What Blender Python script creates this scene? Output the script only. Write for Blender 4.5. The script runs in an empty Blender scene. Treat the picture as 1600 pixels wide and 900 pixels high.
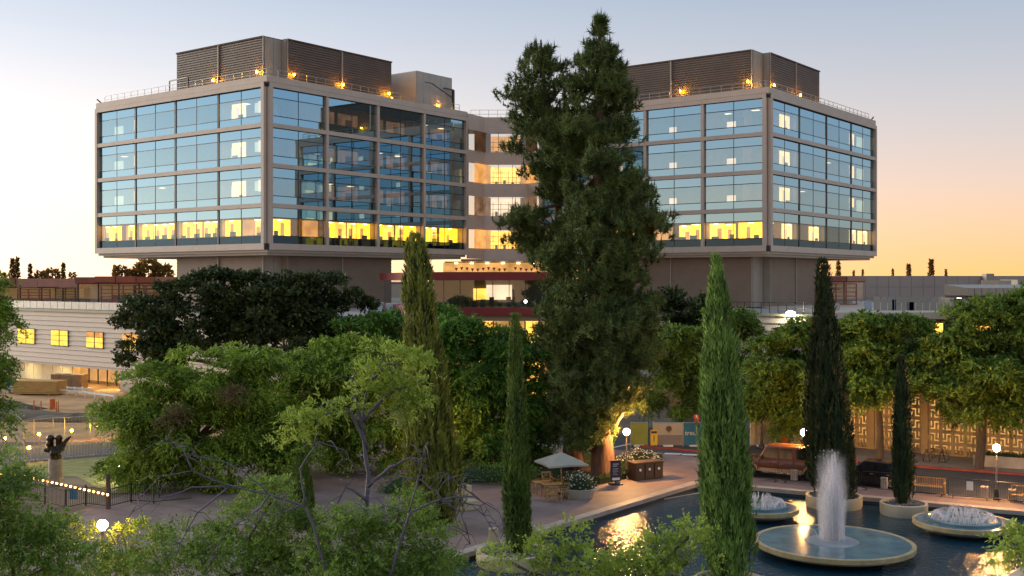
import bpy, bmesh, math, random
import numpy as np
from mathutils import Vector, Matrix
R = math.radians
sc = bpy.context.scene
COL = sc.collection
rng = np.random.default_rng(7)
random.seed(7)

# ---------------------------------------------------------------- camera
F, HOR, HC = 1750.0, 437.0, 12.5          # focal length and horizon of the 1600 x 900 photograph, eye height in metres
cam_d = bpy.data.cameras.new('camera'); cam = bpy.data.objects.new('camera', cam_d); COL.objects.link(cam)
cam.location = (0, 0, HC); cam.rotation_euler = (R(90), 0, 0)
cam_d.sensor_width = 36; cam_d.lens = 36 * F / 1600; cam_d.shift_y = -(450 - HOR) / 1600
cam_d.clip_start = 0.5; cam_d.clip_end = 9000
sc.camera = cam

# ---------------------------------------------------------------- sky, sun, exposure
SUN_AZ, SUN_EL = R(-62), R(9)           # azimuth from the view direction (+ is right), low beyond the left edge of the frame
w = bpy.data.worlds.new('World'); sc.world = w; w.use_nodes = True
nt = w.node_tree; nt.nodes.clear()
sky = nt.nodes.new('ShaderNodeTexSky'); sky.sky_type = 'NISHITA'; sky.sun_disc = False
sky.sun_elevation = SUN_EL; sky.sun_rotation = SUN_AZ
sky.air_density = 1.0; sky.dust_density = 1.2; sky.ozone_density = 3.0; sky.altitude = 0
# the Nishita sky scatters light once only, so at dusk the twilight dome (light scattered many times: blue above, warm in the belt
# over the horizon, strongest towards the set sun, fading evenly all round) is added to it
def wn(t, **kw):
    n = nt.nodes.new(t)
    for k, v in kw.items(): setattr(n, k, v)
    return n
def wmath(op, a, b=None, clamp=False):
    n = wn('ShaderNodeMath', operation=op, use_clamp=clamp)
    for i, q in enumerate((a, b)):
        if q is None: continue
        if isinstance(q, (int, float)): n.inputs[i].default_value = q
        else: nt.links.new(q, n.inputs[i])
    return n.outputs[0]
def wscale(col, f):
    n = wn('ShaderNodeMix', data_type='RGBA', blend_type='MULTIPLY'); n.inputs[0].default_value = 1.0
    n.inputs[6].default_value = (*col, 1); nt.links.new(f, n.inputs[7]); return n.outputs[2]
def wadd(a, b):
    n = wn('ShaderNodeMix', data_type='RGBA', blend_type='ADD'); n.inputs[0].default_value = 1.0
    nt.links.new(a, n.inputs[6]); nt.links.new(b, n.inputs[7]); return n.outputs[2]
tcw = wn('ShaderNodeTexCoord'); sep = wn('ShaderNodeSeparateXYZ'); nt.links.new(tcw.outputs['Generated'], sep.inputs[0])
el = wmath('MAXIMUM', sep.outputs[2], 0.0)
ramp = wn('ShaderNodeValToRGB'); cr = ramp.color_ramp; nt.links.new(el, ramp.inputs[0])
cr.elements[0].position = 0; cr.elements[0].color = (.27,.26,.26,1); cr.elements[1].position = 1; cr.elements[1].color = (.25,.31,.39,1)
for p_, c_ in ((.04,(.28,.29,.30)), (.08,(.29,.31,.35)), (.14,(.245,.29,.345)), (.25,(.155,.22,.30))):
    e_ = cr.elements.new(p_); e_.color = (*c_, 1)
sun_dot = wn('ShaderNodeVectorMath', operation='DOT_PRODUCT'); nt.links.new(tcw.outputs['Generated'], sun_dot.inputs[0])
sun_dot.inputs[1].default_value = (math.sin(SUN_AZ), math.cos(SUN_AZ), 0.0)
side = wmath('MULTIPLY_ADD', sun_dot.outputs['Value'], .5); side.node.inputs[2].default_value = .5          # 1 towards the sun, 0 away from it
side2 = wmath('POWER', side, .5)
belt = wmath('MULTIPLY', wmath('MULTIPLY', wmath('POWER', 2.71828, wmath('MULTIPLY', el, -11.5)), side2), 1.25, True)
belt_m = wn('ShaderNodeMix', data_type='RGBA'); nt.links.new(belt, belt_m.inputs[0]); nt.links.new(ramp.outputs[0], belt_m.inputs[6]); belt_m.inputs[7].default_value = (.80,.37,.085,1)
glow = wmath('POWER', wmath('MAXIMUM', sun_dot.outputs['Value'], 0.0), 1.7)
glow = wmath('MULTIPLY', glow, wmath('POWER', 2.71828, wmath('MULTIPLY', el, -7.0)))
glow_c = wscale((.58,.59,.60), glow)
hsv = nt.nodes.new('ShaderNodeHueSaturation'); hsv.inputs['Saturation'].default_value = .55; hsv.inputs['Value'].default_value = .035
nt.links.new(sky.outputs[0], hsv.inputs['Color'])
total = wadd(wadd(belt_m.outputs[2], glow_c), hsv.outputs[0])
bg = nt.nodes.new('ShaderNodeBackground'); bg.inputs['Strength'].default_value = 1.0
wo = nt.nodes.new('ShaderNodeOutputWorld')
nt.links.new(total, bg.inputs[0]); nt.links.new(bg.outputs[0], wo.inputs[0])
sun_d = bpy.data.lights.new('sun', 'SUN'); sun_d.energy = 1.9; sun_d.angle = R(28); sun_d.color = (1, .9, .74)
sun = bpy.data.objects.new('sun', sun_d); COL.objects.link(sun)
sdir = Vector((math.sin(SUN_AZ) * math.cos(SUN_EL), math.cos(SUN_AZ) * math.cos(SUN_EL), math.sin(SUN_EL)))
sun.rotation_euler = sdir.to_track_quat('Z', 'Y').to_euler()
sc.view_settings.view_transform = 'Standard'; sc.view_settings.look = 'None'
sc.view_settings.exposure = 0.75; sc.view_settings.gamma = 1.0; sc.view_settings.use_curve_mapping = False
sc.render.engine = 'CYCLES'
cy = sc.cycles
cy.use_denoising = True
try: cy.denoiser = 'OPENIMAGEDENOISE'
except Exception: pass
cy.max_bounces = 6; cy.diffuse_bounces = 2; cy.glossy_bounces = 3; cy.transmission_bounces = 4; cy.transparent_max_bounces = 12
cy.sample_clamp_indirect = 6.0
cy.caustics_reflective = False; cy.caustics_refractive = False

# ---------------------------------------------------------------- helpers
def G(px, py, z=0.0):
    "point at height z seen at that pixel of the photograph"
    Y = (HC - z) * F / (py - HOR)
    return Vector(((px - 800) / F * Y, Y, z))
def PX(px, Y): return (px - 800) / F * Y
def ZY(py, Y): return HC + (HOR - py) / F * Y

class MB:
    def __init__(s): s.v = []; s.f = []
    def add(s, vs, fs):
        o = len(s.v); s.v += [tuple(v) for v in vs]; s.f += [tuple(i + o for i in f) for f in fs]; return s
    def box(s, x0, x1, y0, y1, z0, z1):
        return s.add([(x0,y0,z0),(x1,y0,z0),(x1,y1,z0),(x0,y1,z0),(x0,y0,z1),(x1,y0,z1),(x1,y1,z1),(x0,y1,z1)],
                     [(3,2,1,0),(4,5,6,7),(0,1,5,4),(1,2,6,5),(2,3,7,6),(3,0,4,7)])
    def quad(s, *p): return s.add(p, [tuple(range(len(p)))])
    def prism(s, poly, z0, z1):
        n = len(poly)
        area = sum(poly[i][0]*poly[(i+1)%n][1]-poly[(i+1)%n][0]*poly[i][1] for i in range(n))
        if area < 0: poly = poly[::-1]
        vs = [(p[0],p[1],z0) for p in poly] + [(p[0],p[1],z1) for p in poly]
        fs = [tuple(range(n))[::-1], tuple(range(n, 2*n))] + [(i,(i+1)%n,n+(i+1)%n,n+i) for i in range(n)]
        return s.add(vs, fs)
    def bar(s, a, b, w, h=None):
        "square bar from a to b"
        h = h or w; a = Vector(a); b = Vector(b); d = (b-a).normalized()
        up = Vector((0,0,1)) if abs(d.z) < .9 else Vector((1,0,0))
        sx = d.cross(up).normalized()*w/2; sz = sx.normalized().cross(d).normalized()*h/2
        vs = []
        for p in (a, b):
            vs += [p-sx-sz, p+sx-sz, p+sx+sz, p-sx+sz]
        return s.add(vs, [(0,1,2,3),(7,6,5,4),(0,4,5,1),(1,5,6,2),(2,6,7,3),(3,7,4,0)])
    def tube(s, pts, rad, n=8, caps=True):
        pts = [Vector(p) for p in pts]; m = len(pts)
        if not isinstance(rad, (list, tuple)): rad = [rad]*m
        vs = []; ref = None
        for i, p in enumerate(pts):
            d = (pts[min(i+1,m-1)] - pts[max(i-1,0)]).normalized()
            if ref is None: ref = Vector((1,0,0)) if abs(d.x) < .8 else Vector((0,1,0))
            a = (ref - d*ref.dot(d)).normalized(); b = d.cross(a); ref = a
            for k in range(n):
                t = 2*math.pi*k/n; vs.append(p + (a*math.cos(t)+b*math.sin(t))*rad[i])
        fs = [(i*n+k, i*n+(k+1)%n, (i+1)*n+(k+1)%n, (i+1)*n+k) for i in range(m-1) for k in range(n)]
        if caps: fs += [tuple(range(n))[::-1], tuple(range((m-1)*n, m*n))]
        return s.add(vs, fs)
    def lathe(s, prof, n=24, c=(0,0,0), a0=0.0):
        vs = []; m = len(prof)
        for r, z in prof:
            for k in range(n):
                t = a0 + 2*math.pi*k/n; vs.append((c[0]+r*math.cos(t), c[1]+r*math.sin(t), c[2]+z))
        fs = [(i*n+k, i*n+(k+1)%n, (i+1)*n+(k+1)%n, (i+1)*n+k) for i in range(m-1) for k in range(n)]
        fs += [tuple(range(n))[::-1], tuple(range((m-1)*n, m*n))]
        return s.add(vs, fs)
    def ball(s, c, r, n=12, m=8, sq=(1,1,1)):
        prof = [(max(1e-4, r*math.sin(math.pi*i/m)), -r*math.cos(math.pi*i/m)) for i in range(m+1)]
        k = len(s.v); s.lathe(prof, n)
        for i in range(k, len(s.v)):
            v = s.v[i]; s.v[i] = (v[0]*sq[0]+c[0], v[1]*sq[1]+c[1], v[2]*sq[2]+c[2])
        return s
    def mesh(s, name):
        me = bpy.data.meshes.new(name); me.from_pydata(s.v, [], s.f); me.update(); return me
    def build(s, name, m, parent=None, smooth=False):
        return obj(name, s.mesh(name), m, parent, smooth)
def obj(name, me, m=None, parent=None, smooth=False):
    if m is not None and not me.materials: me.materials.append(M[m] if isinstance(m, str) else m)
    if smooth: me.polygons.foreach_set('use_smooth', [True]*len(me.polygons))
    o = bpy.data.objects.new(name, me); COL.objects.link(o)
    if parent is not None: o.parent = parent
    return o
def smooth_by_angle(o, ang=35):
    me = o.data; bm = bmesh.new(); bm.from_mesh(me)
    for f in bm.faces: f.smooth = True
    for e in bm.edges:
        if len(e.link_faces) == 2 and e.calc_face_angle(0) > R(ang): e.smooth = False
    bm.to_mesh(me); bm.free()
def bevel(o, width, seg=2):
    m = o.modifiers.new('bevel', 'BEVEL'); m.width = width; m.segments = seg; m.limit_method = 'ANGLE'; return o
def tag(o, label, cat=None, group=None, kind=None):
    if label: o['label'] = label
    if cat: o['category'] = cat
    if group: o['group'] = group
    if kind: o['kind'] = kind
    return o
def thing(name, label, cat, loc=(0,0,0), rz=0.0, group=None):
    o = bpy.data.objects.new(name, None); COL.objects.link(o); o.empty_display_size = .3
    o.location = loc; o.rotation_euler = (0,0,rz)
    return tag(o, label, cat, group)
def struct(name, mb, m, label=None, parent=None):
    o = mb.build(name, m, parent)
    if parent is None: o['kind'] = 'structure'
    if label: o['label'] = label
    return o
def copy_tree(o, parent=None, label=None):
    c = o.copy(); COL.objects.link(c); c.parent = parent
    if label: c['label'] = label
    for ch in list(o.children): copy_tree(ch, c)
    return c
def dup(o, loc, rz=None, label=None, scale=None):
    c = copy_tree(o, None, label); c.location = loc
    if rz is not None: c.rotation_euler = (0,0,rz)
    if scale is not None: c.scale = scale
    return c
def np_mesh(name, V, nper, mats, smooth=False):
    "mesh of equal polygons with nper corners each, verts not shared"
    V = np.asarray(V, dtype=np.float32).reshape(-1, 3); n = len(V); k = n//nper
    me = bpy.data.meshes.new(name); me.vertices.add(n); me.loops.add(n); me.polygons.add(k)
    me.vertices.foreach_set('co', V.ravel())
    me.loops.foreach_set('vertex_index', np.arange(n, dtype=np.int32))
    me.polygons.foreach_set('loop_start', np.arange(0, n, nper, dtype=np.int32))
    me.polygons.foreach_set('loop_total', np.full(k, nper, dtype=np.int32))
    me.update(calc_edges=True)
    for m in mats: me.materials.append(M[m])
    return me

# ---------------------------------------------------------------- materials
M = {}
def N(nt, t, **kw):
    n = nt.nodes.new(t)
    for k, v in kw.items():
        if k in n.inputs: n.inputs[k].default_value = v
        else: setattr(n, k, v)
    return n
def mat(name, col, rough=.7, var=.25, scale=3.0, bump=0.0, bscale=None, metal=0.0, spec=.5, coord='Object', stretch=(1,1,1), col2=None):
    m = bpy.data.materials.new(name); m.use_nodes = True; nt = m.node_tree
    b = nt.nodes['Principled BSDF']; b.inputs['Roughness'].default_value = rough; b.inputs['Metallic'].default_value = metal
    b.inputs['Specular IOR Level'].default_value = spec
    tc = N(nt, 'ShaderNodeTexCoord'); mp = N(nt, 'ShaderNodeMapping'); mp.inputs['Scale'].default_value = stretch
    if coord == 'World':
        ge = N(nt, 'ShaderNodeNewGeometry'); nt.links.new(ge.outputs['Position'], mp.inputs[0])
    else: nt.links.new(tc.outputs[coord], mp.inputs[0])
    no = N(nt, 'ShaderNodeTexNoise'); no.inputs['Scale'].default_value = scale; no.inputs['Detail'].default_value = 6; no.inputs['Roughness'].default_value = .62
    nt.links.new(mp.outputs[0], no.inputs['Vector'])
    cr = N(nt, 'ShaderNodeValToRGB')
    c2 = col2 or tuple(min(1, c*(1+var)) for c in col); c1 = tuple(c*(1-var) for c in col) if not col2 else col
    cr.color_ramp.elements[0].position = .3; cr.color_ramp.elements[1].position = .7
    cr.color_ramp.elements[0].color = (*c1, 1); cr.color_ramp.elements[1].color = (*c2, 1)
    nt.links.new(no.outputs['Fac'], cr.inputs[0]); nt.links.new(cr.outputs[0], b.inputs['Base Color'])
    if bump:
        n2 = N(nt, 'ShaderNodeTexNoise'); n2.inputs['Scale'].default_value = bscale or scale*4; n2.inputs['Detail'].default_value = 4
        nt.links.new(mp.outputs[0], n2.inputs['Vector'])
        bp = N(nt, 'ShaderNodeBump'); bp.inputs['Strength'].default_value = bump; bp.inputs['Distance'].default_value = .05
        nt.links.new(n2.outputs['Fac'], bp.inputs['Height']); nt.links.new(bp.outputs[0], b.inputs['Normal'])
    M[name] = m; return m
def emit(name, col, strength, var=0.0, scale=1.0):
    m = bpy.data.materials.new(name); m.use_nodes = True; nt = m.node_tree; nt.nodes.clear()
    e = N(nt, 'ShaderNodeEmission'); e.inputs['Color'].default_value = (*col, 1); e.inputs['Strength'].default_value = strength
    o = N(nt, 'ShaderNodeOutputMaterial'); nt.links.new(e.outputs[0], o.inputs[0])
    if var:
        tc = N(nt, 'ShaderNodeTexCoord'); no = N(nt, 'ShaderNodeTexNoise'); no.inputs['Scale'].default_value = scale; no.inputs['Detail'].default_value = 3
        nt.links.new(tc.outputs['Object'], no.inputs['Vector'])
        mr = N(nt, 'ShaderNodeMapRange'); mr.inputs['From Min'].default_value = .3; mr.inputs['From Max'].default_value = .7
        mr.inputs['To Min'].default_value = strength*(1-var); mr.inputs['To Max'].default_value = strength*(1+var)
        nt.links.new(no.outputs['Fac'], mr.inputs['Value']); nt.links.new(mr.outputs[0], e.inputs['Strength'])
    M[name] = m; return m
def leafmat(name, c1, c2, trans=.3, cscale=.45):
    "two leaf colours: clump-wide noise plus a random value for each leaf"
    m = bpy.data.materials.new(name); m.use_nodes = True; nt = m.node_tree; nt.nodes.clear()
    ge = N(nt, 'ShaderNodeNewGeometry'); tc = N(nt, 'ShaderNodeTexCoord'); oi = N(nt, 'ShaderNodeObjectInfo')
    no = N(nt, 'ShaderNodeTexNoise'); no.noise_dimensions = '4D'; no.inputs['Scale'].default_value = cscale; no.inputs['Detail'].default_value = 2
    nt.links.new(tc.outputs['Object'], no.inputs['Vector'])
    mw = N(nt, 'ShaderNodeMath', operation='MULTIPLY'); mw.inputs[1].default_value = 37.0
    nt.links.new(oi.outputs['Random'], mw.inputs[0]); nt.links.new(mw.outputs[0], no.inputs['W'])
    mr = N(nt, 'ShaderNodeMapRange'); mr.inputs['From Min'].default_value = .32; mr.inputs['From Max'].default_value = .68
    nt.links.new(no.outputs['Fac'], mr.inputs['Value'])
    ad = N(nt, 'ShaderNodeMath', operation='MULTIPLY_ADD'); ad.inputs[1].default_value = .55
    nt.links.new(ge.outputs['Random Per Island'], ad.inputs[0])
    m2 = N(nt, 'ShaderNodeMath', operation='MULTIPLY'); m2.inputs[1].default_value = .6
    nt.links.new(mr.outputs[0], m2.inputs[0]); nt.links.new(m2.outputs[0], ad.inputs[2])
    cr = N(nt, 'ShaderNodeValToRGB'); cr.color_ramp.elements[0].color = (*c1, 1); cr.color_ramp.elements[1].color = (*c2, 1)
    nt.links.new(ad.outputs[0], cr.inputs[0])
    d = N(nt, 'ShaderNodeBsdfPrincipled'); d.inputs['Roughness'].default_value = .55; d.inputs['Specular IOR Level'].default_value = .25
    t = N(nt, 'ShaderNodeBsdfTranslucent'); mx = N(nt, 'ShaderNodeMixShader'); mx.inputs[0].default_value = trans
    nt.links.new(cr.outputs[0], d.inputs['Base Color']); nt.links.new(cr.outputs[0], t.inputs['Color'])
    nt.links.new(d.outputs[0], mx.inputs[1]); nt.links.new(t.outputs[0], mx.inputs[2])
    o = N(nt, 'ShaderNodeOutputMaterial'); nt.links.new(mx.outputs[0], o.inputs[0]); M[name] = m; return m
def glassmat(name, tint, refl, fac, rough=.01, wave=.0):
    "coated pane: part mirror, part clear, more mirror at grazing angles"
    m = bpy.data.materials.new(name); m.use_nodes = True; nt = m.node_tree; nt.nodes.clear()
    t = N(nt, 'ShaderNodeBsdfTransparent'); t.inputs[0].default_value = (*tint, 1)
    g = N(nt, 'ShaderNodeBsdfGlossy'); g.inputs['Color'].default_value = (*refl, 1); g.inputs['Roughness'].default_value = rough
    fr = N(nt, 'ShaderNodeLayerWeight'); fr.inputs['Blend'].default_value = .25
    a0 = N(nt, 'ShaderNodeMath', operation='ADD'); a0.inputs[1].default_value = fac; a0.use_clamp = True
    nt.links.new(fr.outputs['Fresnel'], a0.inputs[0])
    ge = N(nt, 'ShaderNodeNewGeometry')                                   # the pane's inner face neither mirrors nor tints again
    iv = N(nt, 'ShaderNodeMath', operation='SUBTRACT'); iv.inputs[0].default_value = 1.0; nt.links.new(ge.outputs['Backfacing'], iv.inputs[1])
    a = N(nt, 'ShaderNodeMath', operation='MULTIPLY'); nt.links.new(a0.outputs[0], a.inputs[0]); nt.links.new(iv.outputs[0], a.inputs[1])
    tm = N(nt, 'ShaderNodeMix', data_type='RGBA'); nt.links.new(ge.outputs['Backfacing'], tm.inputs[0])
    tm.inputs[6].default_value = (*tint, 1); tm.inputs[7].default_value = (1,1,1,1); nt.links.new(tm.outputs[2], t.inputs[0])
    mx = N(nt, 'ShaderNodeMixShader'); nt.links.new(a.outputs[0], mx.inputs[0])
    nt.links.new(t.outputs[0], mx.inputs[1]); nt.links.new(g.outputs[0], mx.inputs[2])
    if wave:
        tc = N(nt, 'ShaderNodeTexCoord'); no = N(nt, 'ShaderNodeTexNoise'); no.inputs['Scale'].default_value = .5
        nt.links.new(tc.outputs['Object'], no.inputs['Vector'])
        bp = N(nt, 'ShaderNodeBump'); bp.inputs['Strength'].default_value = wave; bp.inputs['Distance'].default_value = .05
        nt.links.new(no.outputs['Fac'], bp.inputs['Height']); nt.links.new(bp.outputs[0], g.inputs['Normal'])
    o = N(nt, 'ShaderNodeOutputMaterial'); nt.links.new(mx.outputs[0], o.inputs[0]); M[name] = m; return m
# ================================================================ the setting: ground, pool, roads
U = Vector((math.sin(R(37.5)), math.cos(R(37.5)), 0)); V_ = Vector((-U.y, U.x, 0))      # the two axes of the buildings
Wd = Vector((-math.sin(R(61)), math.cos(R(61)), 0)); Wn = Vector((math.cos(R(61)), math.sin(R(61)), 0))   # axis of the street behind the pool
mat('dirt', (.17,.12,.08), .95, .35, .25, .4, 3, coord='World')
mat('site_dirt', (.5,.28,.12), .95, .35, .3, .6, 4, coord='World')  # brown-orange soil, with the orange of lamplight added into its colour
mat('asphalt', (.055,.053,.058), .8, .3, .6, .3, 30, coord='World')
mat('plaza', (.28,.195,.17), .65, .13, .5, .12, 25, coord='World')
nt = M['plaza'].node_tree; b = nt.nodes['Principled BSDF']; src = b.inputs['Base Color'].links[0].from_socket      # slab joints and stains
ge = N(nt,'ShaderNodeNewGeometry'); mp = N(nt,'ShaderNodeMapping'); mp.inputs['Rotation'].default_value = (0,0,R(-52.5)); nt.links.new(ge.outputs['Position'], mp.inputs[0])
bk = N(nt,'ShaderNodeTexBrick'); bk.offset = 0; bk.inputs['Scale'].default_value = 1.0; bk.inputs['Brick Width'].default_value = 1.5; bk.inputs['Row Height'].default_value = 1.5; bk.inputs['Mortar Size'].default_value = .018
bk.inputs['Color1'].default_value = (1,1,1,1); bk.inputs['Color2'].default_value = (.88,.88,.9,1); bk.inputs['Mortar'].default_value = (.55,.52,.5,1); nt.links.new(mp.outputs[0], bk.inputs['Vector'])
st_ = N(nt,'ShaderNodeTexNoise'); st_.inputs['Scale'].default_value = .35; st_.inputs['Detail'].default_value = 8; st_.inputs['Roughness'].default_value = .7; nt.links.new(ge.outputs['Position'], st_.inputs['Vector'])
sr_ = N(nt,'ShaderNodeMapRange'); sr_.inputs['From Min'].default_value = .35; sr_.inputs['From Max'].default_value = .6; sr_.inputs['To Min'].default_value = .72; sr_.inputs['To Max'].default_value = 1.08; nt.links.new(st_.outputs['Fac'], sr_.inputs['Value'])
x1_ = N(nt,'ShaderNodeMix', data_type='RGBA', blend_type='MULTIPLY'); x1_.inputs[0].default_value = 1; nt.links.new(src, x1_.inputs[6]); nt.links.new(bk.outputs[0], x1_.inputs[7])
x2_ = N(nt,'ShaderNodeMix', data_type='RGBA', blend_type='MULTIPLY'); x2_.inputs[0].default_value = 1; nt.links.new(x1_.outputs[2], x2_.inputs[6]); nt.links.new(sr_.outputs[0], x2_.inputs[7]); nt.links.new(x2_.outputs[2], b.inputs['Base Color'])
mat('coping', (.42,.35,.29), .6, .18, 1.5, .1, 20, coord='World')
mat('pool_wall', (.035,.05,.055), .5, .3, 1.0, coord='World')
mat('pavement', (.26,.23,.2), .8, .2, .5, .2, 20, coord='World')
mat('kerb_red', (.3,.06,.045), .7, .3, 2, coord='World')
mat('kerb', (.33,.31,.28), .8, .2, 2, coord='World')
mat('paint_white', (.7,.7,.68), .7, .25, 4, coord='World')
mat('mulch', (.13,.06,.03), .95, .5, 6, 1.0, 20, coord='World')
mat('lawn', (.16,.19,.045), .9, .45, 1.4, 1.0, 9, coord='World', col2=(.36,.31,.11))
A = Vector((11.6, 68.8, 0)); B = A - Wd*20.9; D = A - U*46; C_ = B - U*24
pool = [A, B, C_, D]
# terrain: one sheet to the horizon with the pool cut out
m = MB(); BIG = 4000
outer = [Vector((-BIG,BIG,-.02)), Vector((BIG,BIG,-.02)), Vector((BIG,-400,-.02)), Vector((-BIG,-400,-.02))]
inn = [Vector((p.x,p.y,-.02)) for p in pool]
for i in range(4): m.quad(outer[i], outer[(i+1)%4], inn[(i+1)%4], inn[i])
for f_i, f in enumerate(m.f): m.f[f_i] = f[::-1]
struct('ground', m, 'dirt')
# pool shell and water
m = MB()
for i in range(4):
    a, b = pool[i], pool[(i+1)%4]; m.quad((a.x,a.y,.06),(b.x,b.y,.06),(b.x,b.y,-1.2),(a.x,a.y,-1.2))
m.quad(*[(p.x,p.y,-1.2) for p in pool])
struct('pool_basin', m, 'pool_wall')
wm = bpy.data.materials.new('water'); wm.use_nodes = True; nt = wm.node_tree; b = nt.nodes['Principled BSDF']
b.inputs['Base Color'].default_value = (.008,.04,.065,1); b.inputs['Roughness'].default_value = .06; b.inputs['IOR'].default_value = 1.33; b.inputs['Specular IOR Level'].default_value = .7
ge = N(nt,'ShaderNodeNewGeometry'); n1 = N(nt,'ShaderNodeTexNoise'); n1.inputs['Scale'].default_value = 3.2; n1.inputs['Detail'].default_value = 4; n1.inputs['Roughness'].default_value = .6
nt.links.new(ge.outputs['Position'], n1.inputs['Vector'])
bp = N(nt,'ShaderNodeBump'); bp.inputs['Strength'].default_value = .9; bp.inputs['Distance'].default_value = .07
nt.links.new(n1.outputs['Fac'], bp.inputs['Height']); nt.links.new(bp.outputs[0], b.inputs['Normal']); M['water'] = wm
m = MB(); m.quad(*[(p.x,p.y,-.3) for p in pool][::-1]); o = struct('pool_water', m, 'water')
if o.data.polygons[0].normal.z < 0: o.data.flip_normals()
# coping blocks round the pool (each its own stone)
cop = struct('pool_coping', MB().box(0,.01,0,.01,-.5,-.49), 'coping', 'pale stone coping round the pool')
def coping_run(a, b, outn, wdt=.55, L=1.8):
    d = (b-a); n = int(d.length/L); d.normalize(); L = (b-a).length/n
    me = MB().box(.006, L-.006, -.06, wdt, -.14, .085).mesh('coping_stone')
    ang = math.atan2(d.y, d.x)
    for i in range(n):
        o = obj('coping_stone', me, 'coping', cop); p = a + d*L*i; o.location = (p.x,p.y,random.uniform(-.006,.006)); o.rotation_euler = (0,0,ang)
        if Vector((-d.y,d.x,0)).dot(outn) < 0: o.scale = (1,-1,1)
coping_run(A, A-U*24, V_); coping_run(A, B, Wn); coping_run(B, C_, -V_)
# plaza round the pool (left of it) and the promenade behind it
def sheet(name, pts, z, m_, label=None):
    q = MB(); q.quad(*[(p[0],p[1],z) for p in pts]); o = struct(name, q, m_, label)
    if o.data.polygons[0].normal.z < 0: o.data.flip_normals()
    return o
def Q(s, q): "s metres right of the pool's far corner along the street, q metres behind the pool edge"; return A - Wd*s + Wn*q
A2 = A + V_*.55
sheet('plaza', [A2 + Wn*.3, Q(-.2,3.0), Q(-1.5,7.5), Q(-4,9.5), Q(-26,9.5), Q(-34,0), D + V_*14, D + V_*.55], .03, 'plaza')
pr = MB(); pr.prism([(p.x,p.y) for p in (Q(-.3,.55), Q(60,.55), Q(60,3.1), Q(-.3,3.1))], -.1, .03); struct('promenade', pr, 'plaza')
# street behind the promenade, running on to the left behind the beds, and a branch to the site gate
sheet('street', [Q(-30,3.12+7), Q(-6,3.12+7), Q(-1.7,7.6), Q(-.2,3.12), Q(75,3.12), Q(75,12.5), Q(6,12.5), Q(2,14.5), Q(1,30), Q(-12,31), Q(-13,16.5), Q(-30,16.5)], -.008, 'asphalt')
k = struct('kerb', MB().prism([(p.x,p.y) for p in (Q(6,12.5), Q(75,12.5), Q(75,12.75), Q(6,12.75))], -.1, .13), 'kerb_red', 'red painted kerb of the far pavement')
k = struct('kerb', MB().prism([(p.x,p.y) for p in (Q(-.2,3.1), Q(75,3.1), Q(75,3.3), Q(-.2,3.3))], -.1, .05), 'kerb', 'grey kerb of the promenade')
sheet('pavement', [Q(6,12.76), Q(75,12.76), Q(75,40), Q(2,40), Q(1.2,30.2), Q(2.2,14.7)], .125, 'pavement', 'pavement in front of the pierced wall')
q0, q1 = G(1000,699), G(1105,708)
k = struct('kerb', MB().prism([(q0.x,q0.y),(q1.x,q1.y),(q1.x+.1,q1.y+.25),(q0.x+.1,q0.y+.25)], -.1, .13), 'kerb_red', 'red kerb before the site hoarding')
# painted turn mark and stop lines on the street
def paint(name, pts): return sheet(name, pts, -.003, 'paint_white')
c = G(1045,709)
for i, (dx, dy) in enumerate(((-2.4,.0),(-1.2,.3),(.2,.1),(1.4,-.3))):
    paint('road_marking', [(c.x+dx-.6,c.y+dy-.25,0),(c.x+dx+.5,c.y+dy-.5,0),(c.x+dx+.8,c.y+dy+.1,0),(c.x+dx-.4,c.y+dy+.35,0)])
a, b = G(940,703), G(1010,688); d = (b-a).normalized()*.12; d = Vector((-d.y,d.x,0))
paint('road_marking', [a-d, b-d, b+d, a+d])
# planting bed with mulch under the pines
sheet('planting_bed', [G(700,735), G(745,716), G(990,711), G(1003,722), G(960,737), G(1000,741), G(930,757), G(870,764), G(845,756), G(790,760), G(720,757)], .045, 'mulch')
# left: construction dirt, drive, lawn with the statue, near path
sheet('building_site', [(-75,72),(-52,86),(-26,86.5),(-19,96),(-15,126),(-90,150)], -.012, 'site_dirt')
sheet('drive', [G(-80,733), G(60,720), G(170,712), G(240,706), G(240,688), G(150,692), G(60,700), G(-80,712)], -.004, 'asphalt')
sheet('lawn', [G(-80,735), G(60,722), G(170,713), G(330,712), G(350,765), G(240,770), G(168,771), G(120,745), G(-80,742)], .004, 'lawn')
sheet('path', [G(168,800), G(250,775), G(490,762), G(720,757), G(720,800), G(500,806), G(260,815)], .008, 'pavement')
for (x0,y0,x1,y1) in ((178,797,330,789),(225,782,300,790),(340,782,470,779)):
    a, b = G(x0,y0), G(x1,y1); d = (b-a).normalized()*.12; d = Vector((-d.y,d.x,0)); q = MB()
    q.quad(*[(p.x,p.y,.013) for p in (a-d,b-d,b+d,a+d)]); o = struct('road_marking', q, 'paint_white')
    if o.data.polygons[0].normal.z < 0: o.data.flip_normals()
# distant hills low on the horizon
mat('hill', (.16,.13,.11), .95, .2, .01)
m = MB(); pts = []
for i in range(81):
    x = -2600 + i*65; pts.append((x, 3200, 12.5 + 1 + 5*math.sin(i*.31) + 3*math.sin(i*.83+1)))
for i in range(80):
    m.quad((pts[i][0],3200,-5),(pts[i+1][0],3200,-5),pts[i+1],pts[i])
    m.quad(pts[i],pts[i+1],(pts[i+1][0],3700,-5),(pts[i][0],3700,-5))
struct('hill', m, 'hill')
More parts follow.
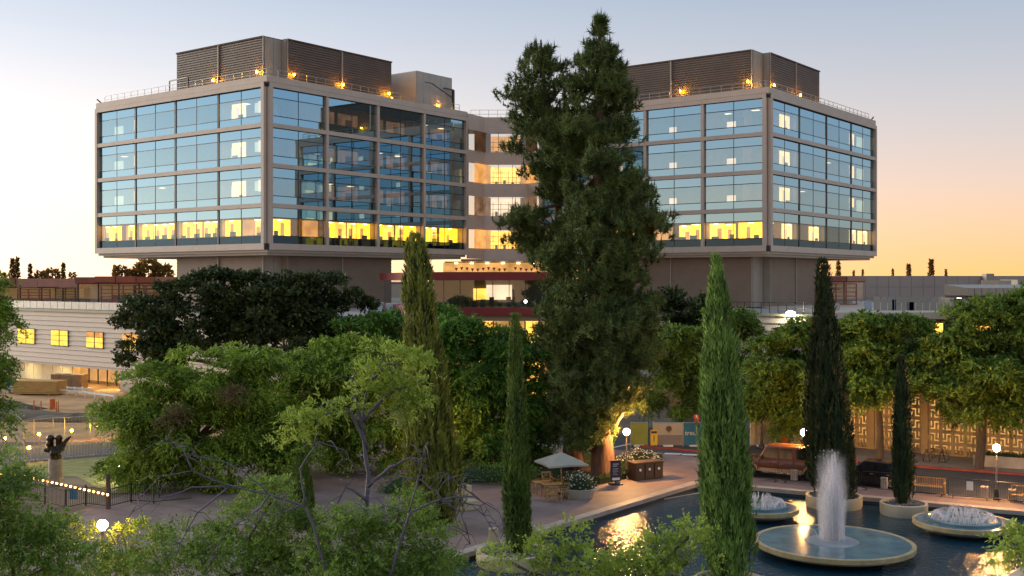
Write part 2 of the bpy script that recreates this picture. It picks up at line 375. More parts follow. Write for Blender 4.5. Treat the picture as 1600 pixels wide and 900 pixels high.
# ================================================================ the hospital
AX = R(52.5)                                                    # turns local x to U and local y to V_
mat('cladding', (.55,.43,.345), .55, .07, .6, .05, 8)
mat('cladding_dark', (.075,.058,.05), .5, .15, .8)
mat('soffit', (.5,.42,.35), .6, .06, .5)
mat('louvre', (.125,.088,.068), .5, .15, .5)
mat('louvre_back', (.085,.06,.047), .8, .1, 1)
mat('rib_brown', (.25,.175,.125), .6, .1, .6)
mat('panel_tan', (.36,.3,.24), .5, .08, .7)
mat('cream_metal', (.42,.37,.32), .45, .08, .6)
mat('roof_gravel', (.3,.28,.26), .9, .2, 2)
mat('interior', (.5,.42,.34), .8, .15, .6)
mat('interior_dark', (.13,.11,.1), .8, .2, .6)
mat('mullion', (.02,.022,.025), .4, .1, 2)
mat('rail', (.35,.33,.3), .4, .1, 2, metal=.6)
mat('navy', (.012,.03,.06), .3, .2, .7)
glassmat('glass', (.82,.8,.72), (.46,.75,.94), .47, .004, .012)
glassmat('glass_dark', (.12,.2,.26), (.42,.73,.96), .55, .004, .012)
glassmat('glass_low', (.85,.82,.72), (.5,.75,.94), .16, .004, .012)
glassmat('glass_navy', (.2,.26,.3), (.35,.65,1.0), .06, .004, .012)
glassmat('glass_clear', (.8,.82,.8), (.8,.9,1.0), .12, .01, .01)
emit('lit_yellow', (1,.5,.015), 2.625, .22, .5)
emit('lit_gold', (1,.48,.07), 1.782, .3, .6)
emit('lit_amber', (.8,.36,.1), 0.753, .3, .6)
emit('lit_warm', (1,.64,.24), 1.7, .15, .6)
emit('lit_pale', (.75,.85,.6), 0.59, .2, .6)
emit('lit_peach', (1,.72,.48), 0.918, .2, .6)
emit('lit_dim', (.75,.4,.22), .2, .45, .7); emit('lit_dark', (.6,.3,.15), .07, .3, .7)
emit('lit_white', (1,.85,.55), 5.0)
emit('lamp_dim', (1,.75,.45), 2.24)
emit('lamp_amber', (1,.42,.006), 190.0)
Z0, ZP, ZG = 16.75, 4.69, 4.19                                   # lowest sill, storey pitch, glass height
def fpt(face, s, d, z): return (d, s, z) if face == 'L' else (s, d, z)
def fbox(mb, face, s0, s1, d0, d1, z0, z1):
    if face == 'L': mb.box(d0, d1, s0, s1, z0, z1)
    else: mb.box(s0, s1, d0, d1, z0, z1)
    return mb
def louvre(mb, face, s0, s1, d, z0, z1, pitch=.3, out=.1):
    z = z0
    while z + pitch*.55 < z1:
        fbox(mb, face, s0, s1, d-out, d, z, z+pitch*.55); z += pitch
def s_on(P, d, px):
    k = (px-800)/F; return (k*P.y - P.x)/(d.x - k*d.y)
def tower(name, label, C, Su, Sv, lit, dark_face, lamps, pent):
    t = thing(name, label, 'building', (C.x, C.y, 0), AX)
    pane_cache = {}
    for face, S in (('L', Sv), ('R', Su)):
        s0 = .5; pw = .42; ew = .5
        bw = (S - s0 - 2*ew - 3*pw)/4
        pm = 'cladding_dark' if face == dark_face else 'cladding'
        edges = []
        s = s0
        for i in range(5):
            wdt = ew if i in (0, 4) else pw
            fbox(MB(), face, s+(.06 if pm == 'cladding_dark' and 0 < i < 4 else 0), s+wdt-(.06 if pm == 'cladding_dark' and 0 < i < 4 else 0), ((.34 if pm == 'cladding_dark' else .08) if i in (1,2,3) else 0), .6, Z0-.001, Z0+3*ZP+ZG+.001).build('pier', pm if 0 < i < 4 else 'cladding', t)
            s += wdt
            if i < 4: edges.append((s, s+bw)); s += bw
        zs = [(16.0, Z0)] + [(Z0+k*ZP+ZG, Z0+(k+1)*ZP) for k in range(3)] + [(Z0+3*ZP+ZG, 35.55)]
        for z0, z1 in zs:
            fbox(MB(), face, s0+.01, S-.01, .1, .62, z0+.01, z1-.01).build('floor_band', 'cladding_dark', t)
            cuts = [s0] + [c for (a, b) in edges for c in ((a+b)/2, b+pw/2)]; cuts[-1] = S
            for a, b in zip(cuts[:-1], cuts[1:]): fbox(MB(), face, a+.012, b-.012, (.0 if z0 < 16.5 or z1 > 35.5 else .04)+random.uniform(0,.006), .2, z0, z1).build('band_panel', 'cladding', t)
        mg = MB()
        for b_i, (a, b) in enumerate(edges):
            cw = (b-a)/2
            for k in range(4):
                zb = Z0 + k*ZP
                for r, (h0, h1) in enumerate(((0,.22),(.22,.73),(.73,1.0))):
                    for c in range(2):
                        g = .035
                        key = (face, r, r < 2 and k == 0)
                        if key not in pane_cache:
                            if face == 'L': me = MB().box(0, .03, g, cw-g, h0*ZG+g, h1*ZG-g).mesh('pane')
                            else: me = MB().box(g, cw-g, 0, .03, h0*ZG+g, h1*ZG-g).mesh('pane')
                            me.materials.append(M[('glass_low' if k == 0 else 'glass') if r == 1 else ('glass_navy' if k == 0 and r == 0 else 'glass_dark')]); pane_cache[key] = me
                        o = obj('window_pane' if r == 1 else 'spandrel_pane', pane_cache[key], None, t)
                        o.location = fpt(face, a + c*cw, .42, zb)
                        tw = random.uniform(-.0025,.0025); o.rotation_euler = (0, 0, tw)
                fbox(mg, face, a, b, .40, .47, zb+.22*ZG-.045, zb+.22*ZG+.045); fbox(mg, face, a, b, .40, .47, zb+.73*ZG-.045, zb+.73*ZG+.045)
                fbox(mg, face, a+cw-.035, a+cw+.035, .39, .46, zb, zb+ZG)
                nv = fbox(MB(), face, a, b, .62, .7, zb, zb+.21*ZG); fbox(nv, face, a, b, .62, .7, zb+.75*ZG, zb+ZG)
                nv.build('spandrel_backing', 'navy', t)
        mg.build('mullion_grid', 'mullion', t)
        # rooms behind the glass
        core = 7.0
        for (a, b) in edges: fbox(MB(), face, b-.05, b+.2, .7, core, Z0-.3, Z0+3*ZP+ZG).build('partition_wall', 'interior', t)
        for b_i, (a, b) in enumerate(edges):
            for k in range(4):
                zb = Z0 + k*ZP
                for (st, b0, f0, f1, h0, h1, mm, dep) in [q for q in lit.get(face, []) if q[0] == k and q[1] == b_i]:
                    sa, sb = a + (b-a)*f0, a + (b-a)*f1
                    za, zb2 = zb + ZG*(.22 + .51*h0), zb + ZG*(.22 + .51*h1)
                    dd = .75 + dep*(.28 if st == 0 else .45); fbox(MB(), face, sa, sb, dd, dd+.08, za, zb2).build('lit_wall', mm, t)
                    if sb-sa > 1.0 and mm in ('lit_yellow','lit_gold','lit_warm'):
                        q = MB(); w0 = sa + (sb-sa)*random.uniform(.1,.6); fbox(q, face, w0, w0+.55, dd-.12, dd-.04, za, za+(zb2-za)*random.uniform(.55,.8)); q.build('room_door', 'lit_amber' if mm != 'lit_warm' else 'lit_peach', t)
                        q = MB(); w0 = sa + (sb-sa)*random.uniform(.0,.5); fbox(q, face, w0, w0+random.uniform(.4,1.1), dd-.3, dd-.2, za, za+(zb2-za)*random.uniform(.12,.3)); q.build('room_chair', 'interior_dark', t)
                        if st == 0: q = MB(); w0 = (sa+sb)/2; fbox(q, face, w0-.3, w0+.3, dd-.35, dd-.2, zb2-.14, zb2-.04); q.build('ceiling_light', 'lit_white', t)
                if k > 0 and (b_i*3+k*5+(face == 'L')) % 4 == 0:
                    q = MB(); zc = zb + ZG*.74
                    fbox(q, face, a+(b-a)*.18, a+(b-a)*.3, 2.0, 2.6, zc-.03, zc); fbox(q, face, a+(b-a)*.7, a+(b-a)*.8, 2.6, 3.2, zc-.03, zc)
                    q.build('ceiling_light', 'lamp_dim', t)
                    q = MB()                                                       # wardrobes and door frames inside
                    for f0 in (.12, .55):
                        w0 = random.uniform(0,.15); fbox(q, face, a+(b-a)*(f0+w0), a+(b-a)*(f0+w0+.14), 4.2, 4.8, zb, zb+2.7)
                    q.build('wardrobe', 'interior_dark', t)
        m = MB()
        for (a, b) in edges: pass
    # recessed corner strip, slabs, core, hidden walls, parapet
    MB().box(.45,.95,.45,.95,16.0,35.5).build('corner_post', 'cladding_dark', t)
    for k in range(5):
        zc = 16.1 if k == 0 else Z0 + k*ZP - .45
        MB().box(.66, Su-.35, .66, Sv-.35, zc, zc+.4).build('floor_slab', 'interior', t)
    MB().box(7, Su-1, 7, Sv-1, 16.5, 35.3).build('core_wall', 'interior', t)
    m = MB(); m.box(Su-.3, Su+.02, .7, Sv, 16.0, 35.54); m.box(.7, Su-.3, Sv-.3, Sv+.02, 16.0, 35.54); m.build('rear_wall', 'cladding', t)
    m = MB(); m.box(.35, Su-.3, .35, Sv-.3, 15.7, 16.0); m.box(.8, Su-.8, .8, Sv-.8, 15.4, 15.7); m.build('underside', 'soffit', t)
    m = MB()
    for (x0,x1,y0,y1) in ((.2,Su,.2,.7),(.2,.7,.7,Sv),(Su-.5,Su,.7,Sv),(.7,Su-.5,Sv-.5,Sv)): m.box(x0,x1,y0,y1,35.62,36.35)
    m.box(.3,Su-.1,.3,Sv-.1,35.5,35.62); m.build('parapet', 'cladding', t)
    MB().box(.7,Su-.5,.7,Sv-.5,35.7,35.85).build('roof', 'roof_gravel', t)
    # roof railing
    for face, S in (('L', Sv), ('R', Su)):
        m = MB(); n = int((S-2)/1.5)
        for i in range(n+1):
            s = 1 + (S-2)*i/n; m.bar(fpt(face,s,.9,35.8), fpt(face,s,.9,37.3), .05)
        for z in (36.8, 37.3): m.bar(fpt(face,1,.9,z), fpt(face,S-1,.9,z), .05)
        m.build('roof_railing', 'rail', t)
    # plant room with louvred walls and, below, the ribbed stem it continues
    pl, pr, n1, n2, zt = pent
    for nm, z0, z1, ms, pitch in (('penthouse', 35.86, zt, 'louvre', .3), ('stem', 9.0, 15.41, 'rib_brown', .42)):
        m = MB(); m.prism([(2.6,n1),(2.6,pl),(8,pl),(8,16),(pr,16),(pr,2.6),(n2,2.6),(n2,n1)], z0, z1 + (.12 if nm == 'penthouse' else 0)); m.build(nm+'_core', 'louvre_back' if nm == 'penthouse' else 'rib_brown', t)
        for face, a, b in (('L', n1, pl), ('R', n2, pr)):
            mid = a + (b-a)*.5
            for (sa, sb) in ((a+.12, mid-.12), (mid+.12, b)):
                m = MB(); louvre(m, face, sa, sb, 2.6, z0+.05, z1-.05, pitch, .04 if nm == 'penthouse' else .05); o = m.build(nm+'_louvre', ms, t); o['kind'] = 'stuff'
            fbox(MB(), face, mid-.09, mid+.09, 2.42, 2.6, z0, z1).build('trim', 'panel_tan', t)
            fbox(MB(), face, a-.0, a+.12, 2.44, 2.6, z0, z1+.14).build('trim', 'panel_tan', t)
            fbox(MB(), face, a+.13, b+.05, 2.46, 2.7, z1-.02, z1+.16).build('coping_trim', 'louvre_back' if nm == 'penthouse' else 'rib_brown', t)
        n3 = max(1, int((n2-2.6)/1.0))
        for i in range(n3):
            w0 = 2.62 + (n2-2.62)*i/n3; w1 = 2.62 + (n2-2.62)*(i+1)/n3
            MB().box(w0+.02, w1-.02, n1-.07, n1-.005, z0, z1).build('corner_panel', 'panel_tan', t)
        MB().box(n2-.07, n2-.005, 2.62, n1-.1, z0, z1).build('corner_panel', 'panel_tan', t)
    for face, s, zz in lamps:
        m = MB().ball(fpt(face, s, 2.05, zz), .13, 8, 6); o = m.build('roof_lamp', 'lamp_amber', t)
        q = MB().bar(fpt(face, s, 2.5, zz+.2), fpt(face, s, 2.0, zz+.2), .08); q.build('lamp_arm', 'rail', o)
    return t
# lit rooms: storey, bay (0 = near corner), span in the bay, span in the middle row of panes, material, depth behind the glass
litL = {'L': [], 'R': []}
for st in (1, 2, 3):
    litL['L'] += [(st,3,.5+.03,.68,.0,.68,'lit_warm',1.6),(st,3,.25+.28,.52+.25,.0,.0001,'lit_warm',9.)][:1]
    litL['L'] += [(st,3,.03,.22,.02,.9,'lit_warm',1.7),(st,3,.50,.74,.02,.62,'lit_pale',1.3),
                  (st,0,.55,.86,.02,.93,'lit_warm',1.4),(st,0,.88,.94,.1,.7,'lit_pale',2.2),(st,0,.16,.3,.3,.95,'lit_peach',2.0),(st,0,.3,.42,.35,.9,'lit_pale',2.6)]
    litL['L'] = [q for q in litL['L'] if not (q[1] == 3 and q[2] == .53)]
for b_ in range(4):
    for (f0,f1,mm,dep) in {0:((.02,.18,'lit_yellow',1.6),(.18,.33,'lit_gold',2.4),(.33,.5,'lit_amber',3.0),(.62,.98,'lit_yellow',1.5),(.5,.62,'lit_amber',2.6)),
                           1:((.02,.22,'lit_yellow',1.3),(.22,.48,'lit_gold',2.2),(.52,.74,'lit_gold',2.0),(.74,.97,'lit_yellow',1.5)),
                           2:((.03,.27,'lit_yellow',1.4),(.27,.49,'lit_gold',2.2),(.51,.72,'lit_gold',2.3),(.72,.98,'lit_yellow',1.6)),
                           3:((.02,.3,'lit_yellow',1.3),(.3,.42,'lit_amber',2.3),(.52,.78,'lit_yellow',1.5),(.8,.97,'lit_gold',2.0))}[b_]:
        litL['L'].append((0,b_,f0,f1,.02,.93,mm,dep))
    for (f0,f1,mm,dep) in {0:((.02,.46,'lit_yellow',2.6),(.68,.97,'lit_amber',2.2)), 1:((.02,.25,'lit_yellow',2.2),(.25,.5,'lit_gold',2.7),(.52,.7,'lit_gold',2.4),(.71,.98,'lit_yellow',2.0)),
                           2:((.02,.24,'lit_yellow',2.4),(.25,.49,'lit_gold',2.9),(.52,.68,'lit_gold',2.4),(.7,.98,'lit_yellow',2.2)),
                           3:((.02,.24,'lit_yellow',2.4),(.25,.46,'lit_gold',2.9),(.53,.97,'lit_yellow',2.6))}[b_]:
        litL['R'].append((0,b_,f0,f1,.02,.95,mm,dep))
for st in (1,2,3):
    for b_ in (1,2,3):
        litL['R'] += [(st,b_,.06,.44,.0,.97,'lit_dim',5.2),(st,b_,.54,.95,.0,.97,'lit_dim',5.6),(st,b_,.12,.26,.0,.7,'lit_dark',4.6),(st,b_,.66,.78,.0,.62,'lit_dark',4.9)]
litR = {'L': [], 'R': []}
for st in (1,2,3):
    litR['L'] += [(st,0,.53,.68,.02,.42,'lit_peach',1.5),(st,1,.53,.66,.02,.42,'lit_peach',1.5),(st,2,.5,.66,.02,.42,'lit_peach',1.5)]
    litR['R'] += [(st,0,.06,.27,.02,.36,'lit_warm',1.2),(st,0,.06,.26,.40,.98,'lit_pale',1.9),(st,0,.58,.93,.03,.95,'lit_warm',1.4),(st,3,.04,.4,.05,.97,'lit_warm',1.4),(st,3,.56,.86,.1,.9,'lit_pale',1.6)]
litR['L'] += [(0,0,.03,.48,.02,.95,'lit_yellow',2.6),(0,0,.53,.72,.02,.9,'lit_yellow',2.0),(0,0,.73,.98,.02,.95,'lit_gold',2.6),(0,1,.03,.25,.02,.95,'lit_yellow',2.0),(0,1,.27,.48,.02,.9,'lit_gold',2.6),(0,1,.6,.98,.02,.8,'lit_amber',2.4),(0,2,.02,.3,.02,.9,'lit_gold',2.0),(0,2,.4,.98,.02,.9,'lit_yellow',2.5),(0,3,.1,.9,.02,.9,'lit_yellow',2.5)]
litR['R'] += [(0,0,.06,.27,.02,.95,'lit_warm',1.3),(0,0,.6,.95,.03,.95,'lit_warm',1.4),(0,1,.55,.92,.05,.93,'lit_warm',1.4),(0,3,.05,.4,.05,.95,'lit_warm',1.4),(0,3,.52,.95,.05,.95,'lit_warm',1.5)]
CL = Vector((-28.5,130,0)); CR = Vector((31.75,138,0))
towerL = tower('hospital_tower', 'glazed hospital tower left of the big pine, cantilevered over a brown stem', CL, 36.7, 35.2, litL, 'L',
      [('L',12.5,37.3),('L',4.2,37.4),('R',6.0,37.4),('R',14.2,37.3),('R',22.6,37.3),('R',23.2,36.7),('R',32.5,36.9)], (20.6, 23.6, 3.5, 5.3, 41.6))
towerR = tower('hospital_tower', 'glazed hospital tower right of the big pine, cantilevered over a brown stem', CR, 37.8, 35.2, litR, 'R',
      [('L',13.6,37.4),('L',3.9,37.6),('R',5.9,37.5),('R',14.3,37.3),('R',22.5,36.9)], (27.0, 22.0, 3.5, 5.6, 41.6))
# pale lift block, side screen, window-cleaning davit on the left roof
m = MB(); m.box(28.2,35.6,2.2,11,35.86,41.2); m.build('lift_block', 'cream_metal', towerL)
for i in range(6): MB().box(28.25+i*1.22, 28.25+(i+1)*1.22-.03, 2.12, 2.195, 35.9, 41.15).build('block_panel', 'cream_metal', towerL)
MB().box(28.1,28.195,2.2,11,35.9,41.15).build('block_panel', 'cream_metal', towerL)
m = MB(); m.box(23.65,28.09,7.5,9,35.86,40.3); m.build('side_screen', 'panel_tan', towerL)
MB().box(23.65,28.3,12,14,35.86,42).build('plant_box', 'navy', towerL)
m = MB(); m.bar((35.2,1.6,36.3),(35.2,1.6,39.4),.3); m.bar((35.2,1.6,39.4),(33.2,1.6,39.4),.18); m.bar((35.2,1.6,38.2),(30.2,1.2,39.6),.12); m.bar((30.2,1.2,39.6),(28.8,1.2,39.6),.1)
m.build('davit', 'mullion', towerL)
m = MB(); m.bar((.9,16,36),(.9,16,37.9),.18); m.bar((.9,16,37.9),(1.2,20.2,37.9),.14); m.bar((1.2,20.2,37.9),(1.2,20.2,36.3),.12); m.build('davit', 'mullion', towerL)
m = MB(); m.bar((.6,Sx:=34.2,36.2),(.3,Sx+.9,36.9),.14); m.build('davit', 'mullion', towerL)
m = MB(); m.bar((36.6,.6,36.2),(37.4,.4,36.9),.14); m.build('davit', 'mullion', towerR)

# ---------------------------------------------------------------- link between the towers: a concave bay of four glazed storeys
lk = thing('link_bridge', 'concave glazed link of lit storeys between the two towers', 'building', (-1.0,162.5,0))
pl = [(-5.2,-3.6),(-3.0,0.2),(3.1,0.2),(5.4,-3.2)]
def wall_seg(mb, a, b, z0, z1, th=.3):
    a = Vector((*a,0)); b = Vector((*b,0)); d = (b-a).normalized(); n = Vector((-d.y,d.x,0))*th
    mb.prism([(a.x,a.y),(b.x,b.y),(b.x+n.x,b.y+n.y),(a.x+n.x,a.y+n.y)], z0, z1)
zr = [(31.0,33.85),(26.45,29.2),(21.75,24.5),(17.0,19.7)]
bands = [(33.85,36.1),(29.2,31.0),(24.5,26.45),(19.7,21.75),(15.5,17.0)]
for (z0,z1) in bands:
    for i in range(3): q = MB(); wall_seg(q, pl[i], pl[i+1], z0, z1); q.build('floor_band', 'cladding', lk)
emit('lit_atrium', (1,.55,.12), 1.5, .3, .8)
for k, (z0,z1) in enumerate(zr):
    for i in range(3):
        a = Vector((*pl[i],0)); b = Vector((*pl[i+1],0)); n = 3 if i == 1 else 2
        for j in range(n):
            p = a.lerp(b, j/n+.012); q_ = a.lerp(b, (j+1)/n-.012); q = MB(); wall_seg(q, (p.x,p.y+.1), (q_.x,q_.y+.1), z0, z1, .03); q.build('window_pane', 'glass_clear', lk)
        q = MB()
        for j in range(n+1): p = a.lerp(b, j/n); q.bar((p.x,p.y+.06,z0),(p.x,p.y+.06,z1),.08)
        q.build('mullion_grid', 'mullion', lk)
    MB().box(-3.2,3.4,4.5,4.6,z0,z1).build('lit_wall', ('lit_amber','lit_atrium','lit_peach','lit_gold')[k], lk)
    for i, sh in ((0,(.9,1.3)),(2,(-.9,1.3))): q = MB(); wall_seg(q, (pl[i][0]+sh[0],pl[i][1]+sh[1]), (pl[i+1][0]+sh[0],pl[i+1][1]+sh[1]), z0, z1, .1); q.build('side_room_wall', ('lit_dark','lit_amber','lit_dim','lit_amber')[k], lk)
    MB().box(-5.6,5.6,.55,4.4,z0-.3,z0-.02).build('floor_slab', 'interior', lk)
    q = MB()
    for j in range(6): q.box(-3+j*1.15,-2.93+j*1.15,4.2,4.3,z0,z1-.5)
    for j in range(3): q.box(-3,3,4.2,4.3,z0+.5+j*.7,z0+.56+j*.7)
    for j in range(5): q.box(-2.7+j*1.2,-2.3+j*1.2,2.5,2.9,z0,z0+random.uniform(.3,.9))
    q.build('shelf_rack', 'interior', lk)
m = MB()
for i in range(9): m.bar((-5+i*1.3,.6,36),(-5+i*1.3,.6,37.2),.05)
m.bar((-5,.6,37.2),(5.4,.6,37.2),.05); m.bar((-5,.6,36.6),(5.4,.6,36.6),.05); m.build('roof_railing', 'rail', lk)
MB().box(-6,6,.6,12,35.2,36).build('roof', 'roof_gravel', lk); MB().box(-6.4,6.4,-.2,10,15.2,15.49).build('underside', 'soffit', lk)
# lit timber wall below the link with a string of pennants
mat('timber_warm', (.5,.3,.12), .6, .35, .9, stretch=(1,1,6))
tw = thing('terrace_wall', 'golden lit timber wall of the terrace under the link', 'wall', (-1,166,0))
MB().box(-9,9.5,0,.3,9,15.2).build('panelling', 'timber_warm', tw)
q = MB()
for i in range(7): q.box(-7.5+i*2.3,-7.0+i*2.3,-.5,-.15,14.85,14.98)
q.build('strip_light', 'lit_white', tw)
emit('lit_terrace', (1,.5,.14), .5, .4, .5); MB().box(-9.2,9.6,-.1,-.02,13.3,15.0).build('glow_panel', 'lit_terrace', tw)
PORD = 'first second third fourth fifth sixth seventh eighth ninth tenth x eleventh twelfth thirteenth fourteenth fifteenth sixteenth'.split()
mat('red_cloth', (.35,.02,.03), .7, .2, 2)
for i in range(17):
    if i == 10: continue
    x = PX(713+i*8.4, 118); z = ZY(418.5, 118) + .08*math.sin(i*1.3)
    o = MB().prism([(-.17,-.01),(.17,-.01),(.17,.01),(-.17,.01)],0,.01).build('pennant', 'red_cloth')
    o.data.clear_geometry(); o.data.from_pydata([(-.18,0,0),(.18,0,0),(0,0,-.36),(-.18,.02,0),(.18,.02,0),(0,.02,-.36)],[],[(0,2,1),(3,4,5),(0,1,4,3),(1,2,5,4),(2,0,3,5)])
    o.location = (x,118,z)
    tag(o, 'small red triangular pennant under the link, %s from the left of its string' % PORD[i], 'pennant', 'string of red pennants')

# ---------------------------------------------------------------- red-banded entrance pavilion
mat('red_band', (.2,.016,.02), .4, .12, .6)
mat('beige_band', (.3,.24,.15), .6, .1, .8)
pv = thing('entrance_pavilion', 'glazed entrance pavilion with two dark red bands behind the trees', 'building', (0,112,0))
x0, x1 = PX(668,112), PX(872,112); xb, yb = PX(600,131), 19.0
def seg2(z0, z1, off, th, nm, mm):
    q = MB(); wall_seg(q, (x0,-off), (x1,-off), z0, z1, th); q.build(nm, mm, pv)
    q = MB(); wall_seg(q, (xb-off,yb), (x0-off*.9,-off*.4), z0, z1, th); q.build(nm, mm, pv)
ztop, zg1, zg0, zl = ZY(425,112), ZY(438,112), ZY(480,112), ZY(493,112)
seg2(zg1, ztop, .5, .8, 'red_band', 'red_band'); seg2(zl, zg0, .5, .8, 'red_band', 'red_band'); seg2(zl-.55, zl, .1, .6, 'beige_band', 'beige_band')
n = 8
for i in range(n):
    a, b = x0+(x1-x0)*i/n, x0+(x1-x0)*(i+1)/n
    MB().box(a+.03,b-.03,.0,.03,zg0,zg1).build('window_pane','glass_clear',pv)
    MB().box(a-.03,a+.03,-.03,.05,zg0,zg1).build('mullion','mullion',pv)
    MB().box(a+.03,b-.03,.3,.34,.1,zl-.6).build('lobby_pane','glass_clear',pv)
    MB().box(a-.05,a+.05,.25,.36,0,zl-.6).build('mullion','mullion',pv)
    MB().box(a+.05,b-.05,5,5.1,.2,zl-.7).build('lobby_wall', 'lit_amber' if i % 3 else 'lit_gold', pv)
q = MB(); wall_seg(q, (xb,yb), (x0,0), zg0, zg1, .03); q.build('window_pane','glass_clear',pv)
MB().box(x0+.3,x1,.1,18,zl,zg0-.05).build('floor_slab','interior_dark',pv); MB().box(x0-.2,x1+.2,.4,18,zg1+.1,ztop-.1).build('roof','roof_gravel',pv)
MB().box(x0,x1,9,9.3,zg0,zg1).build('back_wall','interior_dark',pv)
MB().box(PX(757,112),PX(800,112),8.7,8.9,zg0+.6,zg1-.5).build('lit_wall','lit_peach',pv)
MB().box(PX(735,112),PX(757,112),8.7,8.9,zg0+.6,zg1-.9).build('lit_wall','lit_gold',pv)
q = MB()
for i in range(14):
    x = x0 + .8 + i*.88; q.box(x,x+.5,2+random.random()*4,2.5+random.random()*4+.5,zg0,zg0+random.uniform(.5,1.0))
q.build('lounge_seat','navy',pv)
emit('green_lamp', (.3,1,.55), 25); MB().ball((PX(821,112),-.6,ZY(471,112)),.14,8,6).build('green_lamp','green_lamp',pv)

# ---------------------------------------------------------------- two-storey podium, left and right of the pavilion
mat('siding', (.58,.47,.37), .6, .06, .4, .04, 6)
mat('siding_cap_lamplit', (.42,.38,.22), .6, .1, .6)  # yellow tone is lamplight on the roof edge, put into the colour
emit('lit_window', (1,.6,.09), 1.0, .25, 1.2)
emit('downlight', (1,.75,.3), 160)
def podium(name, label, P, L, depth, holes, ztop=8.95, zb=2.55):
    t = thing(name, label, 'building', (P.x,P.y,0), AX); n = 11; h = (ztop-.25-zb)/n
    for i in range(n):
        z0 = zb + i*h; z1 = z0 + h
        hs = [hh for hh in holes if hh[2] < z1-.02 and hh[3] > z0+.02]
        cuts = [0] + sorted(c for hh in hs for c in hh[:2]) + [L]
        for j in range(0, len(cuts), 2):
            a, b = cuts[j], cuts[j+1]
            MB().add([(.0,a,z0+.03),(.0,b,z0+.03),(.09,b,z1),(.09,a,z1),(.3,a,z0+.03),(.3,b,z0+.03),(.3,b,z1),(.3,a,z1)],
                     [(0,1,2,3),(7,6,5,4),(0,4,5,1),(3,2,6,7),(0,3,7,4),(1,5,6,2)]).build('siding_course','siding',t)
    MB().box(-.12,.6,-.1,L+.1,ztop-.25,ztop).build('roof_edge','siding_cap_lamplit',t)
    MB().box(.31,.5,0,L,zb,ztop-.26).build('wall_core','siding',t)
    MB().box(.55,depth,0,L,ztop-.4,ztop-.05).build('roof','roof_gravel',t)
    MB().box(.1,depth,0,.4,0,ztop-.3).build('end_wall','siding',t)
    return t
PL = Vector((-20.1,107,0))
dv = V_
hol = []
for a, b in ((28,55),(80,107),(135,162),(191,222)):
    sa, sb = s_on(PL,dv,b), s_on(PL,dv,a); hol.append((sa,sb,4.7,6.5))
pod = podium('podium_block', 'pale lapped podium block with lit windows behind the building site', PL, 86, 75, [])
for k, (sa,sb,z0,z1) in enumerate(hol):
    cw = (sb-sa)/2
    for c in range(2):
        a = sa + c*cw + .12; b = sa + (c+1)*cw - .12
        w_ = MB().box(-.06,.1,a-.06,b+.06,z0-.06,z1+.06).build('window','cladding_dark',pod)
        for r in range(3):
            zz0, zz1 = z0+(z1-z0)*r/3+.03, z0+(z1-z0)*(r+1)/3-.03
            MB().box(-.09,-.065,a,b,zz0,zz1).build('pane', 'glass_dark' if (r == 2 and k < 2 and False) else ('lit_window' if not (r == 2 and k >= 2) else 'lit_amber'), w_)
# ground storey of the left podium: recessed glazed front under a soffit with downlights
sg = lambda px: s_on(PL,dv,px)
MB().box(.0,6,20,86,2.3,2.54).build('soffit','soffit',pod)
for px in (20,70,122,168,215): MB().box(.35,.75,sg(px)-.25,sg(px)+.25,2.27,2.295).build('downlight','downlight',pod)
a, b = sg(83), sg(-60); n = 10
mat('frosted', (.5,.47,.38), .5, .12, .5)
for i in range(n): MB().box(2.5,2.58,a+(b-a)*i/n+.04,a+(b-a)*(i+1)/n-.04,0,2.28).build('hoarding_panel','frosted',pod)
a, b = sg(185), sg(83); n = 7
for i in range(n):
    MB().box(3.5,3.55,a+(b-a)*i/n+.05,a+(b-a)*(i+1)/n-.05,.1,2.28).build('shopfront_pane','glass_clear',pod)
    MB().box(3.45,3.6,a+(b-a)*i/n-.05,a+(b-a)*i/n+.05,0,2.28).build('mullion','cladding_dark',pod)
MB().box(6,6.1,20,86,0,2.3).build('lobby_wall','lit_amber',pod)
for px in (158,167): MB().box(3.3,3.4,sg(px)-.45,sg(px)+.45,0,2.15).build('door','mullion',pod)
q = MB(); q.box(.2,3.5,20,sg(185),0,2.3); q.build('pier_wall','siding',pod)
# roof guard, parked plant and crates on the left podium roof
q = MB(); ra, rb = sg(255), sg(-40); n = 26
for i in range(n): MB().box(1.5,1.56,ra+(rb-ra)*i/n+.04,ra+(rb-ra)*(i+1)/n-.04,9.0,9.85).build('guard_panel','rail',pod)
PR = Vector((30.7,114.4,0))
podr = podium('podium_block', 'pale lapped podium wall under the right tower with a floodlight on its roof edge', PR, 21, 60, [], zb=.1)
s0 = s_on(PR, dv, 1237)
q = MB(); q.box(-.25,.15,s0-.5,s0+.5,9.0,9.2); q.build('lamp_bracket','rail',podr)
emit('flood', (1,.95,.7), 420); MB().box(-.45,-.27,s0-.22,s0+.22,8.98,9.22).build('floodlight','flood',podr)
q = MB()
for i in range(22): q.bar((1.2,.5+i*.95,8.9),(1.2,.5+i*.95,10.1),.06)
q.bar((1.2,.5,10.1),(1.2,20.5,10.1),.06); q.bar((1.2,.5,9.5),(1.2,20.5,9.5),.04); q.build('roof_railing','mullion',podr)
mat('steel_blue', (.3,.36,.45), .4, .15, 1)
# roof slab behind the pavilion, joining both
struct_pod = thing('podium_deck', 'grey roof deck of the podium between the two towers', 'roof', (0,0,0))
MB().prism([(-20,108),(-8.6,113.5),(4.6,113.5),(14.5,127.5),(60,150),(60,230),(-70,230),(-60,150)], 8.3, 8.8).build('deck','roof_gravel',struct_pod)
MB().prism([(4.7,113.2),(14.2,127.2),(14.2,127.9),(4.7,113.9)], 0, 8.75).build('side_wall','siding',struct_pod)

